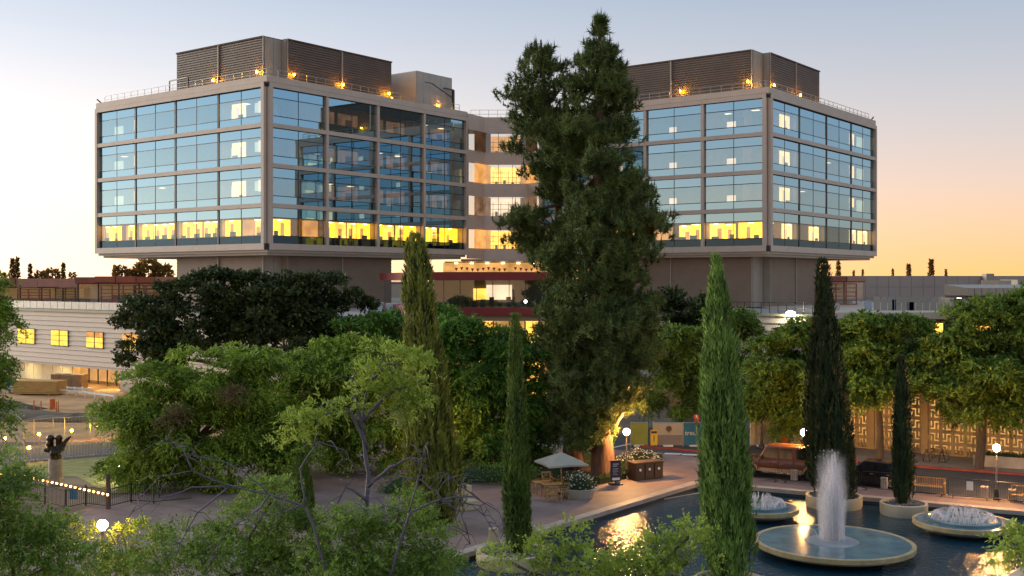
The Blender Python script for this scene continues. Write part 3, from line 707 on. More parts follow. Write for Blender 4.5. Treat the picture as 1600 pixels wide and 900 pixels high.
# ---------------------------------------------------------------- low wing on the right with a deep flat roof edge
wg = thing('low_wing', 'low wing with a flat grey roof edge behind the right-hand trees', 'building', (0,118,0))
xa, xe = PX(1275,118), 75
MB().box(xa,xe,0,50,8.35,9.05).build('roof_edge','siding',wg)
MB().box(xa,xe,3.0,3.2,0,8.34).build('rear_wall','cladding_dark',wg)
for (p0,p1,y0,y1,mm) in ((1380,1397,503,518,'lit_window'),(1398,1413,503,519,'lit_gold'),(1458,1473,505,526,'lit_gold'),(1330,1338,520,534,'lit_window'),(1520,1560,507,516,'lit_gold'),(1585,1597,520,534,'lit_window'),(1498,1515,512,520,'lit_amber')):
    f_ = MB().box(PX(p0,120.9)-.1,PX(p1,120.9)+.1,2.9,2.995,ZY(y1,120.9)-.1,ZY(y0,120.9)+.1).build('window','mullion',wg)
    MB().box(PX(p0,120.9),PX(p1,120.9),2.85,2.895,ZY(y1,120.9),ZY(y0,120.9)).build('pane',mm,f_)
MB().box(PX(1452,118),PX(1458,118),.3,1,0,8.34).build('column','cladding_dark',wg)
for i in range(12):
    x = PX(1365+i*11,126); MB().box(x+.03,x+.75,8,8.06,9.05,10.6).build('guard_panel','rail',wg)
for (p0,p1,y0,yd,mm) in ((1355,1362,470,126,'steel_blue'),(1394,1400,468,126,'steel_blue'),(1418,1428,472,126,'cream_metal'),(1300,1312,474,126,'cream_metal'),(1485,1530,478,125,'cream_metal')):
    MB().box(PX(p0,yd),PX(p1,yd),yd-118,yd-117,9.05,ZY(y0,yd)).build('roof_unit',mm,wg)
q = MB(); q.box(PX(1495,124),PX(1502,124),5.9,6.0,ZY(471,124),ZY(465,124)); q.build('wall_lamp','lit_white',wg)
q = MB(); q.bar((PX(1498,124),6.1,9),(PX(1498,124),6.1,ZY(464,124)),.2); q.build('lamp_post','rail',wg)
# ribbed brown canopy at the right edge
cn = thing('ribbed_canopy', 'brown ribbed flat canopy above the trees at the right edge', 'canopy', (0,112,0))
for i in range(14):
    x = PX(1512,112)+i*.72
    MB().add([(x,0,ZY(462,112)),(x+.66,0,ZY(462,112)),(x+.66,0,ZY(450,112)),(x,0,ZY(450,112)),(x,6,ZY(462,112)),(x+.66,6,ZY(462,112)),(x+.66,6,ZY(445,112)),(x,6,ZY(445,112))],
        [(0,1,2,3),(3,2,6,7),(4,7,6,5),(0,3,7,4),(1,5,6,2),(0,4,5,1)]).build('canopy_panel','panel_tan',cn)
MB().box(PX(1510,112),60,.3,5.5,ZY(466,112),ZY(463,112)).build('beam','cladding_dark',cn)
for px in (1518,1598): MB().box(PX(px,112)-.3,PX(px,112)+.3,3,3.6,0,ZY(467,112)).build('column','cladding_dark',cn)

# ---------------------------------------------------------------- buildings behind
mat('far_beige', (.42,.33,.29), .7, .06, .05)
mat('rust', (.3,.085,.05), .6, .25, .3); mat('rust_pale', (.42,.2,.14), .6, .15, .3)
fb = thing('panelled_block', 'long pale panelled block on the skyline right of the right tower', 'building', (0,205,0))
zt = ZY(431,205)
for i in range(17):
    xa_ = PX(1262+i*18,205); xb_ = PX(1262+(i+1)*18,205)
    for r in range(4):
        za, zb_ = 5+(zt-5)*r/4, 5+(zt-5)*(r+1)/4
        if r >= 1: MB().box(xa_+.04,xb_-.04,-.08,0,za+.04,zb_-.04).build('wall_panel','far_beige',fb)
MB().box(PX(1262,205),PX(1600,205)+10,.0,40,0,zt).build('wall','far_beige',fb)
MB().box(PX(1534,205),PX(1546,205),-2,-.1,5,zt+.4).build('wall_tower','panel_tan',fb)
for (p0,p1,y0,yd) in ((1562,1580,438,150),(1578,1600,445,150),(1590,1625,437,170)):
    o = MB().box(PX(p0,yd),PX(p1,yd),0,6,9,ZY(y0,yd)).build('roof_unit','panel_tan',fb); o.location = (0,yd-205,0)
def trellis_house(name, label, Y, px0, px1, y_top, y_band, y_bot, trel, main=False):
    t = thing(name, label, 'building', (0,Y,0)); zt = ZY(y_top,Y); zb_ = ZY(y_band,Y); z0 = ZY(y_bot,Y)
    n = max(2, int((px1-px0)/30))
    for i in range(n):
        a, b = PX(px0+(px1-px0)*i/n,Y), PX(px0+(px1-px0)*(i+1)/n,Y)
        MB().box(a+.03,b-.03,random.uniform(-.9,-.3),0,zb_+random.uniform(-.1,.2),zt+random.uniform(-.1,.1)).build('roof_panel', random.choice(['rust','rust_pale','rust']), t)
        MB().box(a+.06,b-.06,1.0,1.05,z0,zb_-.1).build('window_pane','glass_clear',t)
        MB().box(a-.08,a+.08,.9,1.2,z0,zb_).build('post','cladding_dark',t)
    MB().box(PX(px0,Y),PX(px1,Y),.2,14,zb_-.1,zt-.2).build('roof','rust',t)
    MB().box(PX(px0,Y),PX(px1,Y),6,6.2,z0-3,zb_-.1).build('rear_wall','interior',t)
    for (a_, b_) in trel:
        xa_, xb_ = PX(a_,Y-6), PX(b_,Y-6); k = max(3, int((xb_-xa_)/1.3))
        for i in range(k+1): MB().box(xa_+(xb_-xa_)*i/k-.07,xa_+(xb_-xa_)*i/k+.07,-6.1,-5.9,8.8,zb_-.2).build('trellis_post','rust',t)
        for r in range(6): z = z0 + (zb_-.3-z0)*r/5; MB().box(xa_,xb_,-6.2,-6.11,z-.06,z+.06).build('trellis_rail','rust',t)
    return t
trellis_house('trellis_house', 'low rust-roofed glazed house with slatted screens left of the left tower', 168, 118, 278, 432, 443, 474, [(158,210),(212,278)])
trellis_house('trellis_house', 'low rust-roofed house with overlapping roof panels at the left edge', 176, -40, 128, 435, 449, 474, [(28,78)])
trellis_house('trellis_house', 'small rust-roofed house with slatted screen right of the right tower', 160, 1262, 1352, 432, 440, 474, [(1290,1338)])
# things standing on the left podium roof
mat('tarp_blue', (.06,.22,.38), .5, .3, 1); mat('crate_white', (.6,.62,.65), .6, .1, 1)
def crate(px, py0, py1, wpx, Y, mm, label):
    o = MB().box(-wpx/F*Y/2, wpx/F*Y/2, 0, 1.6, 0, (py1-py0)/F*Y).build('site_crate', mm); bevel(o, .08)
    o.location = (PX(px,Y), Y, 8.96 if Y < 150 else 8.8); return tag(o, label, 'crate')
crate(48,470,478,26,150,'tarp_blue','blue tarpaulined load on the podium roof, leftmost of the row')
crate(78,469,478,22,150,'steel_blue','grey-blue tarpaulined load on the podium roof beside the blue one')
crate(226,475,484,16,138,'crate_white','white crate on the podium roof below the slatted screens')
crate(244,473,484,12,137,'tarp_blue','small blue crate on the podium roof beside the white crate')
crate(585,469,483,26,124,'crate_white','white box unit on the roof left of the tall cypress')
crate(612,470,483,20,124.5,'crate_white','white box unit on the roof hidden half by the tall cypress')
# ================================================================ trees and plants
leafmat('leaf_olive', (0.022, 0.055, 0.006), (0.38, 0.52, 0.06), 0.25, 0.75)
leafmat('leaf_green', (0.015, 0.05, 0.01), (0.2, 0.38, 0.055), 0.25, 0.75)
leafmat('leaf_oak', (0.01, 0.022, 0.008), (0.1, 0.13, 0.04), 0.15, 0.7)
leafmat('leaf_row', (0.018, 0.05, 0.008), (0.26, 0.38, 0.06), 0.25, 0.7)
leafmat('leaf_lime', (0.1, 0.18, 0.015), (0.5, 0.6, 0.1), 0.4, 0.8)
leafmat('leaf_fine', (0.03, 0.075, 0.01), (0.36, 0.5, 0.085), 0.3, 0.8)
leafmat('needle', (0.013, 0.028, 0.008), (0.2, 0.26, 0.07), 0.12, 0.9)
leafmat('cypress_bright', (0.03, 0.08, 0.012), (0.3, 0.46, 0.1), 0.2, 1.2)
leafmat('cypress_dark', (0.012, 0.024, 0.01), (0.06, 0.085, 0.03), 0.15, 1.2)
leafmat('cypress_mid', (0.025, 0.055, 0.01), (0.17, 0.25, 0.045), 0.2, 1.2)
leafmat('cypress_olive', (0.05, 0.07, 0.012), (0.34, 0.36, 0.06), 0.2, 1.2)
leafmat('hedge_leaf', (.02,.045,.012), (.08,.12,.03), .2, .9)
leafmat('far_leaf_backlit', (0.09, 0.05, 0.012), (0.32, 0.18, 0.04), 0.5, 0.15)  # golden colour stands for backlight glowing through the skyline trees
leafmat('dry_leaf', (.12,.08,.035), (.25,.17,.08), .3, .5)
mat('bark', (.1,.075,.055), .9, .35, 3, .8, 8, stretch=(1,1,.3))
mat('pine_bark', (.12,.06,.035), .9, .6, 2.5, 1.0, 6, stretch=(1,1,.25))
mat('bare_wood', (.12,.10,.13), .75, .25, 4, .4, 12)
mat('flower_white', (.75,.74,.68), .7, .1, 3)
def unit(a): return a/np.maximum(np.linalg.norm(a, axis=-1, keepdims=True), 1e-6)
def rdir(n): return unit(rng.normal(size=(n,3)))
def kites(c, d, n, l, w):
    "leaf-shaped quads from base c along d, n the leaf plane hint"
    s = unit(np.cross(d, n)); l = np.asarray(l).reshape(-1,1); w = np.asarray(w).reshape(-1,1)
    return np.stack([c, c + d*l*.42 + s*w*.5, c + d*l, c + d*l*.42 - s*w*.5], 1).reshape(-1,3)
def twigs(p, d, length, k, ll, lw, droop):
    "k leaves in two ranks along each twig"
    n = len(p); t = np.linspace(.12, 1, k)[None,:,None]
    side = unit(np.cross(d, rdir(n)))[:,None,:]
    L = np.asarray(length).reshape(-1,1,1)
    pos = p[:,None,:] + d[:,None,:]*t*L
    pos[:,:,2] -= droop*(t[:,:,0]**2)*L[:,:,0]
    sg = np.where(np.arange(k) % 2 == 0, 1, -1)[None,:,None]
    ld = unit(d[:,None,:]*.75 + side*sg*.9 + rng.normal(size=(n,k,3))*.3 + np.array([0,0,-.5*droop]))
    nn = unit(np.array([0,0,1.]) + rng.normal(size=(n,k,3))*.6)
    m = n*k
    return kites(pos.reshape(m,3), ld.reshape(m,3), nn.reshape(m,3), ll*rng.uniform(.7,1.25,m), lw*rng.uniform(.7,1.25,m))
def foliage(lobes, ntw, tl, k, ll, lw, droop=.3, rc=1.0, per=26, shell=(.62,1.04), flat=.6):
    "lobes: (x,y,z,rx,ry,rz); clumps of twigs over each lobe"
    out = []; vol = np.array([l[3]*l[4] + l[3]*l[5] + l[4]*l[5] for l in lobes]); vol = vol/vol.sum()
    for l, f in zip(lobes, vol):
        nc = max(3, int(ntw*f/per)); u = rdir(nc); u[:,2] = np.where(u[:,2] < -.55, -u[:,2], u[:,2])
        rad = np.where(rng.random((nc,1)) < .72, rng.uniform(shell[1]-.2, shell[1]+.03, (nc,1)), rng.uniform(shell[0]*.7, shell[1]-.25, (nc,1)))
        cc = np.array(l[:3]) + u*rad*np.array(l[3:])
        rr = rc*rng.uniform(.55,1.5,nc)
        idx = np.repeat(np.arange(nc), per); q = rdir(len(idx)); q[:,2] *= flat
        q[:,2] = np.where((q[:,2] < 0) & (rng.random(len(idx)) < .55), -q[:,2], q[:,2])
        st = cc[idx] + q*(rr[idx]*rng.uniform(.25,.8,len(idx)))[:,None]
        d = unit(q + u[idx]*.5 + np.array([0,0,.12]))
        out.append(twigs(st, d, tl*rng.uniform(.6,1.3,len(idx)), k, ll, lw, droop))
    return np.concatenate(out)
def trunk_mesh(base, tips, r0, r1=.05, fork=.45, lean=(0,0)):
    "tapered trunk forking into a limb for each tip"
    m = MB(); base = Vector(base); zt = max(t[2] for t in tips); cx = sum(t[0] for t in tips)/len(tips); cyy = sum(t[1] for t in tips)/len(tips)
    fk = Vector((base.x + (cx-base.x)*fork*.6, base.y + (cyy-base.y)*fork*.6, base.z + (zt-base.z)*fork))
    mid = base.lerp(fk,.5) + Vector((.1*r0*3,0,0))
    m.tube([base-Vector((0,0,.1)), base+Vector((0,0,.25)), mid, fk], [r0*1.5, r0*1.1, r0*.9, r0*.72], 10)
    for t in tips:
        t = Vector(t); a = fk - Vector((0,0,.15)); h = a.lerp(t,.5) + Vector((random.uniform(-.3,.3),random.uniform(-.3,.3),.25))
        m.tube([a, h, t], [r0*.5, r0*.3, r1], 7)
    return m
def broadleaf(name, label, Y, base_px, lobes_px, leaf, ntw, tl=.7, k=9, ll=.2, lw=.08, droop=.35, rc=1.0, r0=.25, depth=.9, cat='tree', group=None, bark='bark', per=64, base_y=None, shell=(.45,1.04), z_base=0, dens=1.4, lsc=1.4, dead=()):
    L = []
    for q in lobes_px:
        px, py, rx, ry = q[:4]; dy = q[4] if len(q) > 4 else 0.0; YY = Y + dy
        rxm = rx/F*YY; L.append((PX(px,YY), YY, ZY(py,YY), rxm, rxm*depth, ry/F*YY))
    bx = PX(base_px, Y)
    t = thing(name, label, cat, (bx, Y, z_base), 0, group)
    Ll = [(a-bx, b-Y, c-z_base, d, e, f) for a,b,c,d,e,f in L]
    V = foliage(Ll, int(ntw*dens), tl*.8, k, ll*lsc, lw*lsc*1.12, droop, rc*1.1, per, shell)
    V = V.reshape(-1,4,3); V = V[V[:,:,2].min(1) > .05].reshape(-1,3)
    obj('crown', np_mesh('crown', V, 4, [leaf]), None, t)
    for (px,py,rx,ry) in dead:
        obj('dead_spray', np_mesh('dead_spray', foliage([(PX(px,Y-3)-bx, -3.2, ZY(py,Y-3), rx/F*Y, .4, ry/F*Y)], 130, .7, 9, .2, .045, .5, .5, 26, (.2,1)), 4, ['dry_leaf']), None, t)
    tips = [(a, b, c) for a,b,c,d,e,f in Ll]
    trunk_mesh((0,0,0), tips, r0).build('trunk', bark, t, True)
    return t
# --- dark oak mass in front of the left podium
broadleaf('oak_tree', 'broad dark evergreen oak in front of the left tower stem', 96, 400, [(255,515,62,58),(330,480,72,48),(410,492,80,62),(480,478,70,46),(545,505,46,44),(240,555,50,40),(330,548,90,50),(450,548,90,50)], 'leaf_oak', 7200, .75, 9, .24, .13, .15, 1.1, .5, .7)
# --- weeping olive-green trees, centre left
broadleaf('pepper_tree', 'wide olive-green weeping tree beside the statue lawn', 68, 300, [(230,640,62,60),(330,610,70,62),(300,700,95,66),(390,660,62,72),(215,705,52,55),(400,590,40,34),(360,740,70,40),(265,745,58,34),(440,715,58,54)], 'leaf_olive', 8200, .8, 10, .19, .065, .75, .95, .35, dead=[(370,625,12,26),(275,655,16,10)])
broadleaf('pepper_tree', 'yellow-green tree between the wide weeping tree and the tall cypress', 73, 520, [(500,600,66,60),(560,580,58,48),(470,660,60,62),(555,660,60,60),(600,610,40,50),(505,705,60,46),(572,712,48,44)], 'leaf_olive', 5200, .75, 10, .19, .07, .6, .95, .3)
broadleaf('pepper_tree', 'mid-green tree left of the big pine with a lamp-lit edge', 77, 760, [(730,580,70,70),(800,590,66,62),(700,640,56,66),(770,660,90,66),(840,640,44,60),(700,540,40,44),(840,570,36,40),(715,708,46,38),(785,702,60,38)], 'leaf_green', 8600, .8, 10, .2, .075, .6, 1.0, .3)
broadleaf('elm_tree', 'green tree behind the tall cypress below the red pavilion', 92, 600, [(585,545,62,48),(680,540,60,50),(640,585,90,50),(560,600,50,40)], 'leaf_green', 3600, .8, 9, .24, .1, .4, 1.05, .3)
# --- trees right of the pine
broadleaf('oak_tree', 'dark evergreen tree just right of the pine crown', 104, 1070, [(1055,500,40,34),(1095,500,42,36),(1070,540,60,46)], 'leaf_oak', 1500, .8, 9, .26, .14, .15, 1.1, .35)
broadleaf('elm_tree', 'olive tree between the pine and the bright cypress', 92, 1060, [(1060,560,54,56),(1110,540,52,50),(1150,545,44,52),(1050,620,52,40),(1130,610,60,44)], 'leaf_row', 4200, .75, 9, .22, .09, .45, 1.0, .3)
broadleaf('elm_tree', 'street tree left of the dark cypress pair', 83, 1215, [(1225,570,50,46),(1262,540,34,40),(1190,620,40,44),(1255,620,54,50),(1222,655,50,28)], 'leaf_row', 4600, .7, 9, .2, .085, .45, .95, .25)
broadleaf('elm_tree', 'street tree right of the dark cypress pair, over the pierced wall', 77, 1375, [(1345,540,44,42),(1398,530,42,36),(1330,605,52,46,-1),(1402,600,52,46,-1.5),(1365,570,50,40,1)], 'leaf_row', 5400, .7, 9, .2, .085, .45, .95, .25)
broadleaf('elm_tree', 'largest street tree at the right edge, over the planter box', 73.5, 1530, [(1492,568,46,42),(1545,512,48,40),(1604,520,52,56),(1478,628,46,38,-1),(1556,585,58,46,-1.5),(1620,600,54,52),(1535,640,56,30,.5),(1590,632,40,34,-1)], 'leaf_row', 6800, .7, 9, .2, .085, .45, .95, .28)
broadleaf('elm_tree', 'small slim young tree between the two pine trunks', 77, 917, [(905,690,22,26),(930,680,20,24)], 'leaf_green', 420, .5, 8, .16, .07, .3, .5, .09)
broadleaf('elm_tree', 'tree at the left picture edge beside the podium', 58, -22, [(-22,500,34,60),(-30,580,34,50),(-16,640,22,50)], 'leaf_olive', 1500, .7, 9, .17, .06, .5, .8, .2)

# --- pines
def pine(name, label, Y, prof, n, trunk, r0, extra=()):
    bx = PX(trunk[0][0], Y); t = thing(name, label, 'tree', (bx, Y, 0), 0, 'pines by the plaza lamp')
    py = np.array([p[0] for p in prof], float); lo = np.array([p[1] for p in prof], float); hi = np.array([p[2] for p in prof], float)
    wgt = (hi-lo)*np.where(py > 520, 2.2, 1.0); cdf = np.cumsum((wgt[1:]+wgt[:-1])*.5*np.diff(py)); cdf = np.concatenate([[0],cdf])/cdf[-1]
    nb = n//20; yb_ = np.interp(rng.random(nb), cdf, py); l = np.interp(yb_, py, lo); h = np.interp(yb_, py, hi)
    xc = (l+h)/2; rr = (h-l)/2; thb = rng.uniform(0, 2*math.pi, nb); rb = np.clip(rng.uniform(.6,1.4,nb), .12, rr/F*Y*.6+.1)      # boughs: rounded masses of shoots
    rad = np.maximum(0, rr/F*Y - rb*.75)*np.sqrt(rng.uniform(.1,1.0,nb))*(1 + .22*np.sin(thb*3 + yb_*.07) + rng.uniform(-.1,.16,nb))
    bc = np.stack([PX(xc, Y) - bx + rad*np.cos(thb), rad*np.sin(thb), ZY(yb_, Y)],1)
    ib = np.repeat(np.arange(nb), 20); n = len(ib); q = rdir(n); q[:,2] = np.where(q[:,2] < -.35, -q[:,2], q[:,2])
    c = bc[ib] + q*(rb[ib]*rng.uniform(.55,1.08,n))[:,None]*np.array([1.1,1.1,.62])
    out = unit(q + np.array([1e-3,0,0]))
    K = 50; idx = np.repeat(np.arange(n), K); m = len(idx)
    ax = unit(out*.6 + np.array([0,0,.7]) + rng.normal(size=(n,3))*.25)
    size = rng.uniform(.7,1.35,n)
    along = rng.uniform(-.2,.3,m)*size[idx]
    d = unit(ax[idx]*.55 + rdir(m)*.95)
    p = c[idx] + ax[idx]*along[:,None]
    ln = rng.uniform(.22,.4,m)*size[idx]; wd = rng.uniform(.04,.07,m)
    s = unit(np.cross(d, rdir(m)))
    V = np.stack([p - s*wd[:,None]*.5, p + s*wd[:,None]*.5, p + d*ln[:,None]],1).reshape(-1,3)
    # upright candles at the shoot tips
    nk = n//5; ii = rng.choice(n, nk, False); cb = c[ii] + ax[ii]*.3
    cn = []
    for a in range(3):
        s = np.stack([np.cos(np.full(nk,a*2.1)),np.sin(np.full(nk,a*2.1)),np.zeros(nk)],1)*.05
        hgt = rng.uniform(.35,.7,nk)[:,None]*np.array([0,0,1.])
        cn.append(np.stack([cb-s, cb+s, cb+hgt],1))
    V = np.concatenate([V, np.concatenate(cn).reshape(-1,3)])
    obj('crown', np_mesh('crown', V, 3, ['needle']), None, t)
    tp = [Vector((PX(q[0],Y)-bx, 0, max(-.1,ZY(q[1],Y)))) for q in trunk]; k = len(tp)
    rad = [r0*1.35] + [r0*(1-.93*(i/(k-1))**.9) for i in range(1,k)]
    m_ = MB().tube(tp, rad, 12)
    # fissured bark plates: longitudinal ridges
    for i in range(len(m_.v)):
        x,yv,z = m_.v[i]; m_.v[i] = (x+random.uniform(-.03,.03), yv+random.uniform(-.03,.03), z)
    m_.build('trunk', 'pine_bark', t, True)
    b = MB()
    for i in range(70):
        yy = np.interp(random.random(), cdf, py); l_ = np.interp(yy,py,lo); h_ = np.interp(yy,py,hi); a_ = random.uniform(0,6.28)
        f = (yy-trunk[-1][1])/(trunk[0][1]-trunk[-1][1]); tz = [q.z for q in tp]; zz_ = max(.5, min(ZY(yy,Y)-.6, tz[-1]-.2)); st = Vector((float(np.interp(zz_,tz,[q.x for q in tp])), 0, zz_))
        e = Vector((PX((l_+h_)/2 + (h_-l_)/2*.8*math.cos(a_),Y)-bx, (h_-l_)/2/F*Y*.8*math.sin(a_), ZY(yy,Y)+.3))
        b.tube([st, st.lerp(e,.5)-Vector((0,0,.2)), e], [.09,.06,.025], 5)
    for ex in extra:
        MB().tube([Vector((PX(q[0],Y)-bx, q[2] if len(q) > 2 else -.5, ZY(q[1],Y))) for q in ex], [.16]+[.1]*(len(ex)-2)+[.05], 6).build('bough', 'bark', t, True)
    o = b.build('branch', 'bark', t, True); o['kind'] = 'stuff'
    return t
pine('pine_tree', 'left and shorter pine of the tall pair, rising behind the umbrella', 74,
     [(58,840,850),(75,825,862),(95,806,875),(125,793,890),(170,783,905),(215,786,925),(250,800,930),(285,828,895),(315,852,900),(330,800,870),(355,772,862),(388,785,868),(405,850,900),(470,850,900),(640,858,915),(692,855,925)], 3200,
     [(895,742),(893,690),(888,560),(880,400),(862,240),(846,90),(845,62)], .62, [[(880,320),(850,325),(822,335),(800,352)]])
pine('pine_tree', 'right and tallest pine of the pair, with the thick trunk beside the lamp', 71,
     [(33,936,940),(50,920,950),(75,905,962),(110,892,972),(150,878,995),(190,868,1008),(225,864,1005),(255,860,992),(285,868,1012),(310,868,1036),(345,858,1047),(385,848,1040),(420,842,1030),(450,838,1034),(500,840,1030),(560,850,1032),(620,870,1012),(640,866,1000),(665,872,962),(700,884,950)], 8400,
     [(943,750),(943,735),(942,690),(940,560),(938,400),(938,240),(937,100),(937,36)], .95, [[(960,660),(985,625),(1005,600),(1030,570)]])

# --- cypresses
def cypress(name, label, Y, axis, prof, leaf, n, ll=.42, lw=.085, z0=0, group=None, seed=0):
    "axis: bottom and top (px, py); prof: half width in px at fractions of the height"
    (bx_, by_), (tx_, ty_) = axis
    bx = PX(bx_,Y); tx = PX(tx_,Y)-bx; zt = ZY(ty_,Y); H = zt - z0
    t = thing(name, label, 'tree', (bx, Y, z0), 0, group)
    hf = np.array([p[0] for p in prof]); hw = np.array([p[1] for p in prof])/F*Y
    f = np.linspace(0,1,400); w_ = np.interp(f,hf,hw)+.03; cdf = np.cumsum(w_); cdf /= cdf[-1]
    per = 24; npl = n//per; n = npl*per
    fb = np.interp(rng.random(npl), cdf, f)*.97; tb = rng.uniform(0,2*math.pi,npl); pl_len = rng.uniform(.9,1.9,npl)*max(.6,min(1,Y/55)); kb = np.sqrt(rng.uniform(.35,1.0,npl))*rng.uniform(.85,1.1,npl)*np.where(rng.random(npl) < .05, rng.uniform(1.1,1.3,npl), 1)
    i = np.repeat(np.arange(npl), per); tt = rng.random(n)                                     # flame-shaped plumes of upright scale shoots
    fz = np.clip(fb[i] + tt*pl_len[i]/H, 0, 1); r = np.interp(fz, hf, hw)
    th = tb[i]; bulge = .10*np.sin(tt*math.pi)
    rad = r*kb[i]*.93 + bulge + rng.normal(size=n)*.03
    lat = rng.normal(size=n)*.08*(1.05-tt)
    p = np.stack([rad*np.cos(th)-lat*np.sin(th)+tx*fz, rad*np.sin(th)+lat*np.cos(th), fz*H*.985],1)
    d = unit(np.stack([np.cos(th)*.28,np.sin(th)*.28,np.ones(n)],1) + rng.normal(size=(n,3))*.2)
    nn = unit(np.stack([np.cos(th),np.sin(th),np.zeros(n)],1) + rng.normal(size=(n,3))*.5)
    V = kites(p, d, nn, ll*rng.uniform(.6,1.3,n), lw*rng.uniform(.7,1.3,n))
    obj('crown', np_mesh('crown', V, 4, [leaf]), None, t)
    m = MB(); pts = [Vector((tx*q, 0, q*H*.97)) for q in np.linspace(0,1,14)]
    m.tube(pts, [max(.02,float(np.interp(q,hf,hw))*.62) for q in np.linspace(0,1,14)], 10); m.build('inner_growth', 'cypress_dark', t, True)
    MB().tube([(0,0,-.05),(0,0,.9)], [.16,.13], 8).build('trunk','bark',t,True)
    return t
gcy = 'columnar cypresses'
cypress('cypress_tree', 'brightest green cypress, tall in front of the pool', 46, ((1140,925),(1119,398)), [(0,34),(.05,40),(.24,41),(.43,37),(.62,31),(.75,25),(.83,19),(.9,11),(.96,5),(1,1)], 'cypress_bright', 24000, .3, .06, 0, gcy, 1)
cypress('cypress_tree', 'tall olive cypress left of the red pavilion, flat topped', 57, ((682,812),(648,366)), [(0,30),(.06,42),(.2,44),(.4,38),(.55,31),(.7,27),(.85,22),(.94,17),(.985,10),(1,4)], 'cypress_olive', 24000, .32, .075, 0, gcy, 2)
cypress('cypress_tree', 'slender green cypress in a round planter left of the pine', 50.5, ((809,868),(805,492)), [(0,14),(.03,20),(.2,20),(.45,16),(.65,12),(.85,7),(.95,4),(1,1)], 'cypress_mid', 12000, .26, .06, .1, gcy, 3)
cypress('cypress_tree', 'tallest near-black cypress behind the fountain jet', 64, ((1296,790),(1286,406)), [(0,22),(.06,32),(.2,38),(.4,34),(.6,24),(.8,14),(.93,9),(.98,7),(1,2)], 'cypress_dark', 18000, .34, .08, .1, gcy, 4)
cypress('cypress_tree', 'shorter dull grey-green cypress against the near-black one', 62.5, ((1314,795),(1308,612)), [(0,18),(.1,24),(.4,21),(.7,14),(.9,7),(1,1)], 'cypress_dark', 7000, .3, .07, .1, gcy, 5)
cypress('cypress_tree', 'slim dark cypress in a round planter right of the fountain jet', 61.5, ((1411,795),(1409,560)), [(0,9),(.05,13),(.3,14),(.55,13),(.75,9),(.9,5),(1,1)], 'cypress_dark', 7000, .3, .065, .1, gcy, 6)
cypress('cypress_tree', 'smallest cypress, short and green, beside the near path', 56, ((470,822),(470,712)), [(0,15),(.1,19),(.4,17),(.7,12),(.9,6),(1,1)], 'cypress_mid', 5000, .26, .06, 0, gcy, 7)

# --- near trees at the foot of the picture, seen from above
def near(name, label, Y, base_px, lobes, leaf, ntw, tl=.45, k=11, ll=.11, lw=.04, droop=.3, rc=.5, r0=.12, cat='tree'):
    return broadleaf(name, label, Y, base_px, lobes, leaf, ntw, tl, k, ll, lw, droop, rc, r0, .9, cat, per=14, shell=(.3,1.08), dens=.8, lsc=1.1)
near('feathery_tree', 'leafy green tree filling the lower left corner', 36, 20, [(0,800,60,56),(60,860,60,50),(120,895,50,34),(20,890,80,60),(-20,740,40,40)], 'leaf_fine', 3800)
near('feathery_tree', 'low golden-green tree around the lower left globe lamp', 44, 150, [(95,838,36,22),(225,858,44,34),(200,900,60,24)], 'leaf_olive', 1500)
near('feathery_tree', 'feathery green tree beneath the bare branches, bottom left of centre', 38, 380, [(300,868,74,44),(400,830,62,46),(460,862,66,46),(360,898,100,42),(470,905,80,36),(425,782,34,30)], 'leaf_fine', 4300)
near('feathery_tree', 'feathery green tree at the bottom below the tall cypress', 36, 600, [(560,872,74,46),(630,850,62,46),(668,895,56,34),(590,915,90,44),(625,800,30,26),(540,838,44,34)], 'leaf_fine', 3600)
broadleaf('young_tree', 'fresh lime-green young tree at the bottom edge before the pool', 33, 940, [(800,880,30,22),(835,895,36,24),(870,868,30,26),(905,890,36,26),(890,842,14,14),(945,905,50,20),(1000,880,36,30),(1040,868,34,28),(1075,878,30,26),(1020,905,60,24),(1078,838,12,12),(980,905,40,20)], 'leaf_lime', 800, .6, 11, .13, .06, .15, .34, .08, .9, 'tree', per=9, shell=(.2,1.1), dens=1, lsc=1)
near('young_tree', 'leaf sprig reaching in at the lower right edge', 30, 1640, [(1600,860,40,22),(1640,870,60,40)], 'leaf_lime', 420, .4, 9, .13, .055)
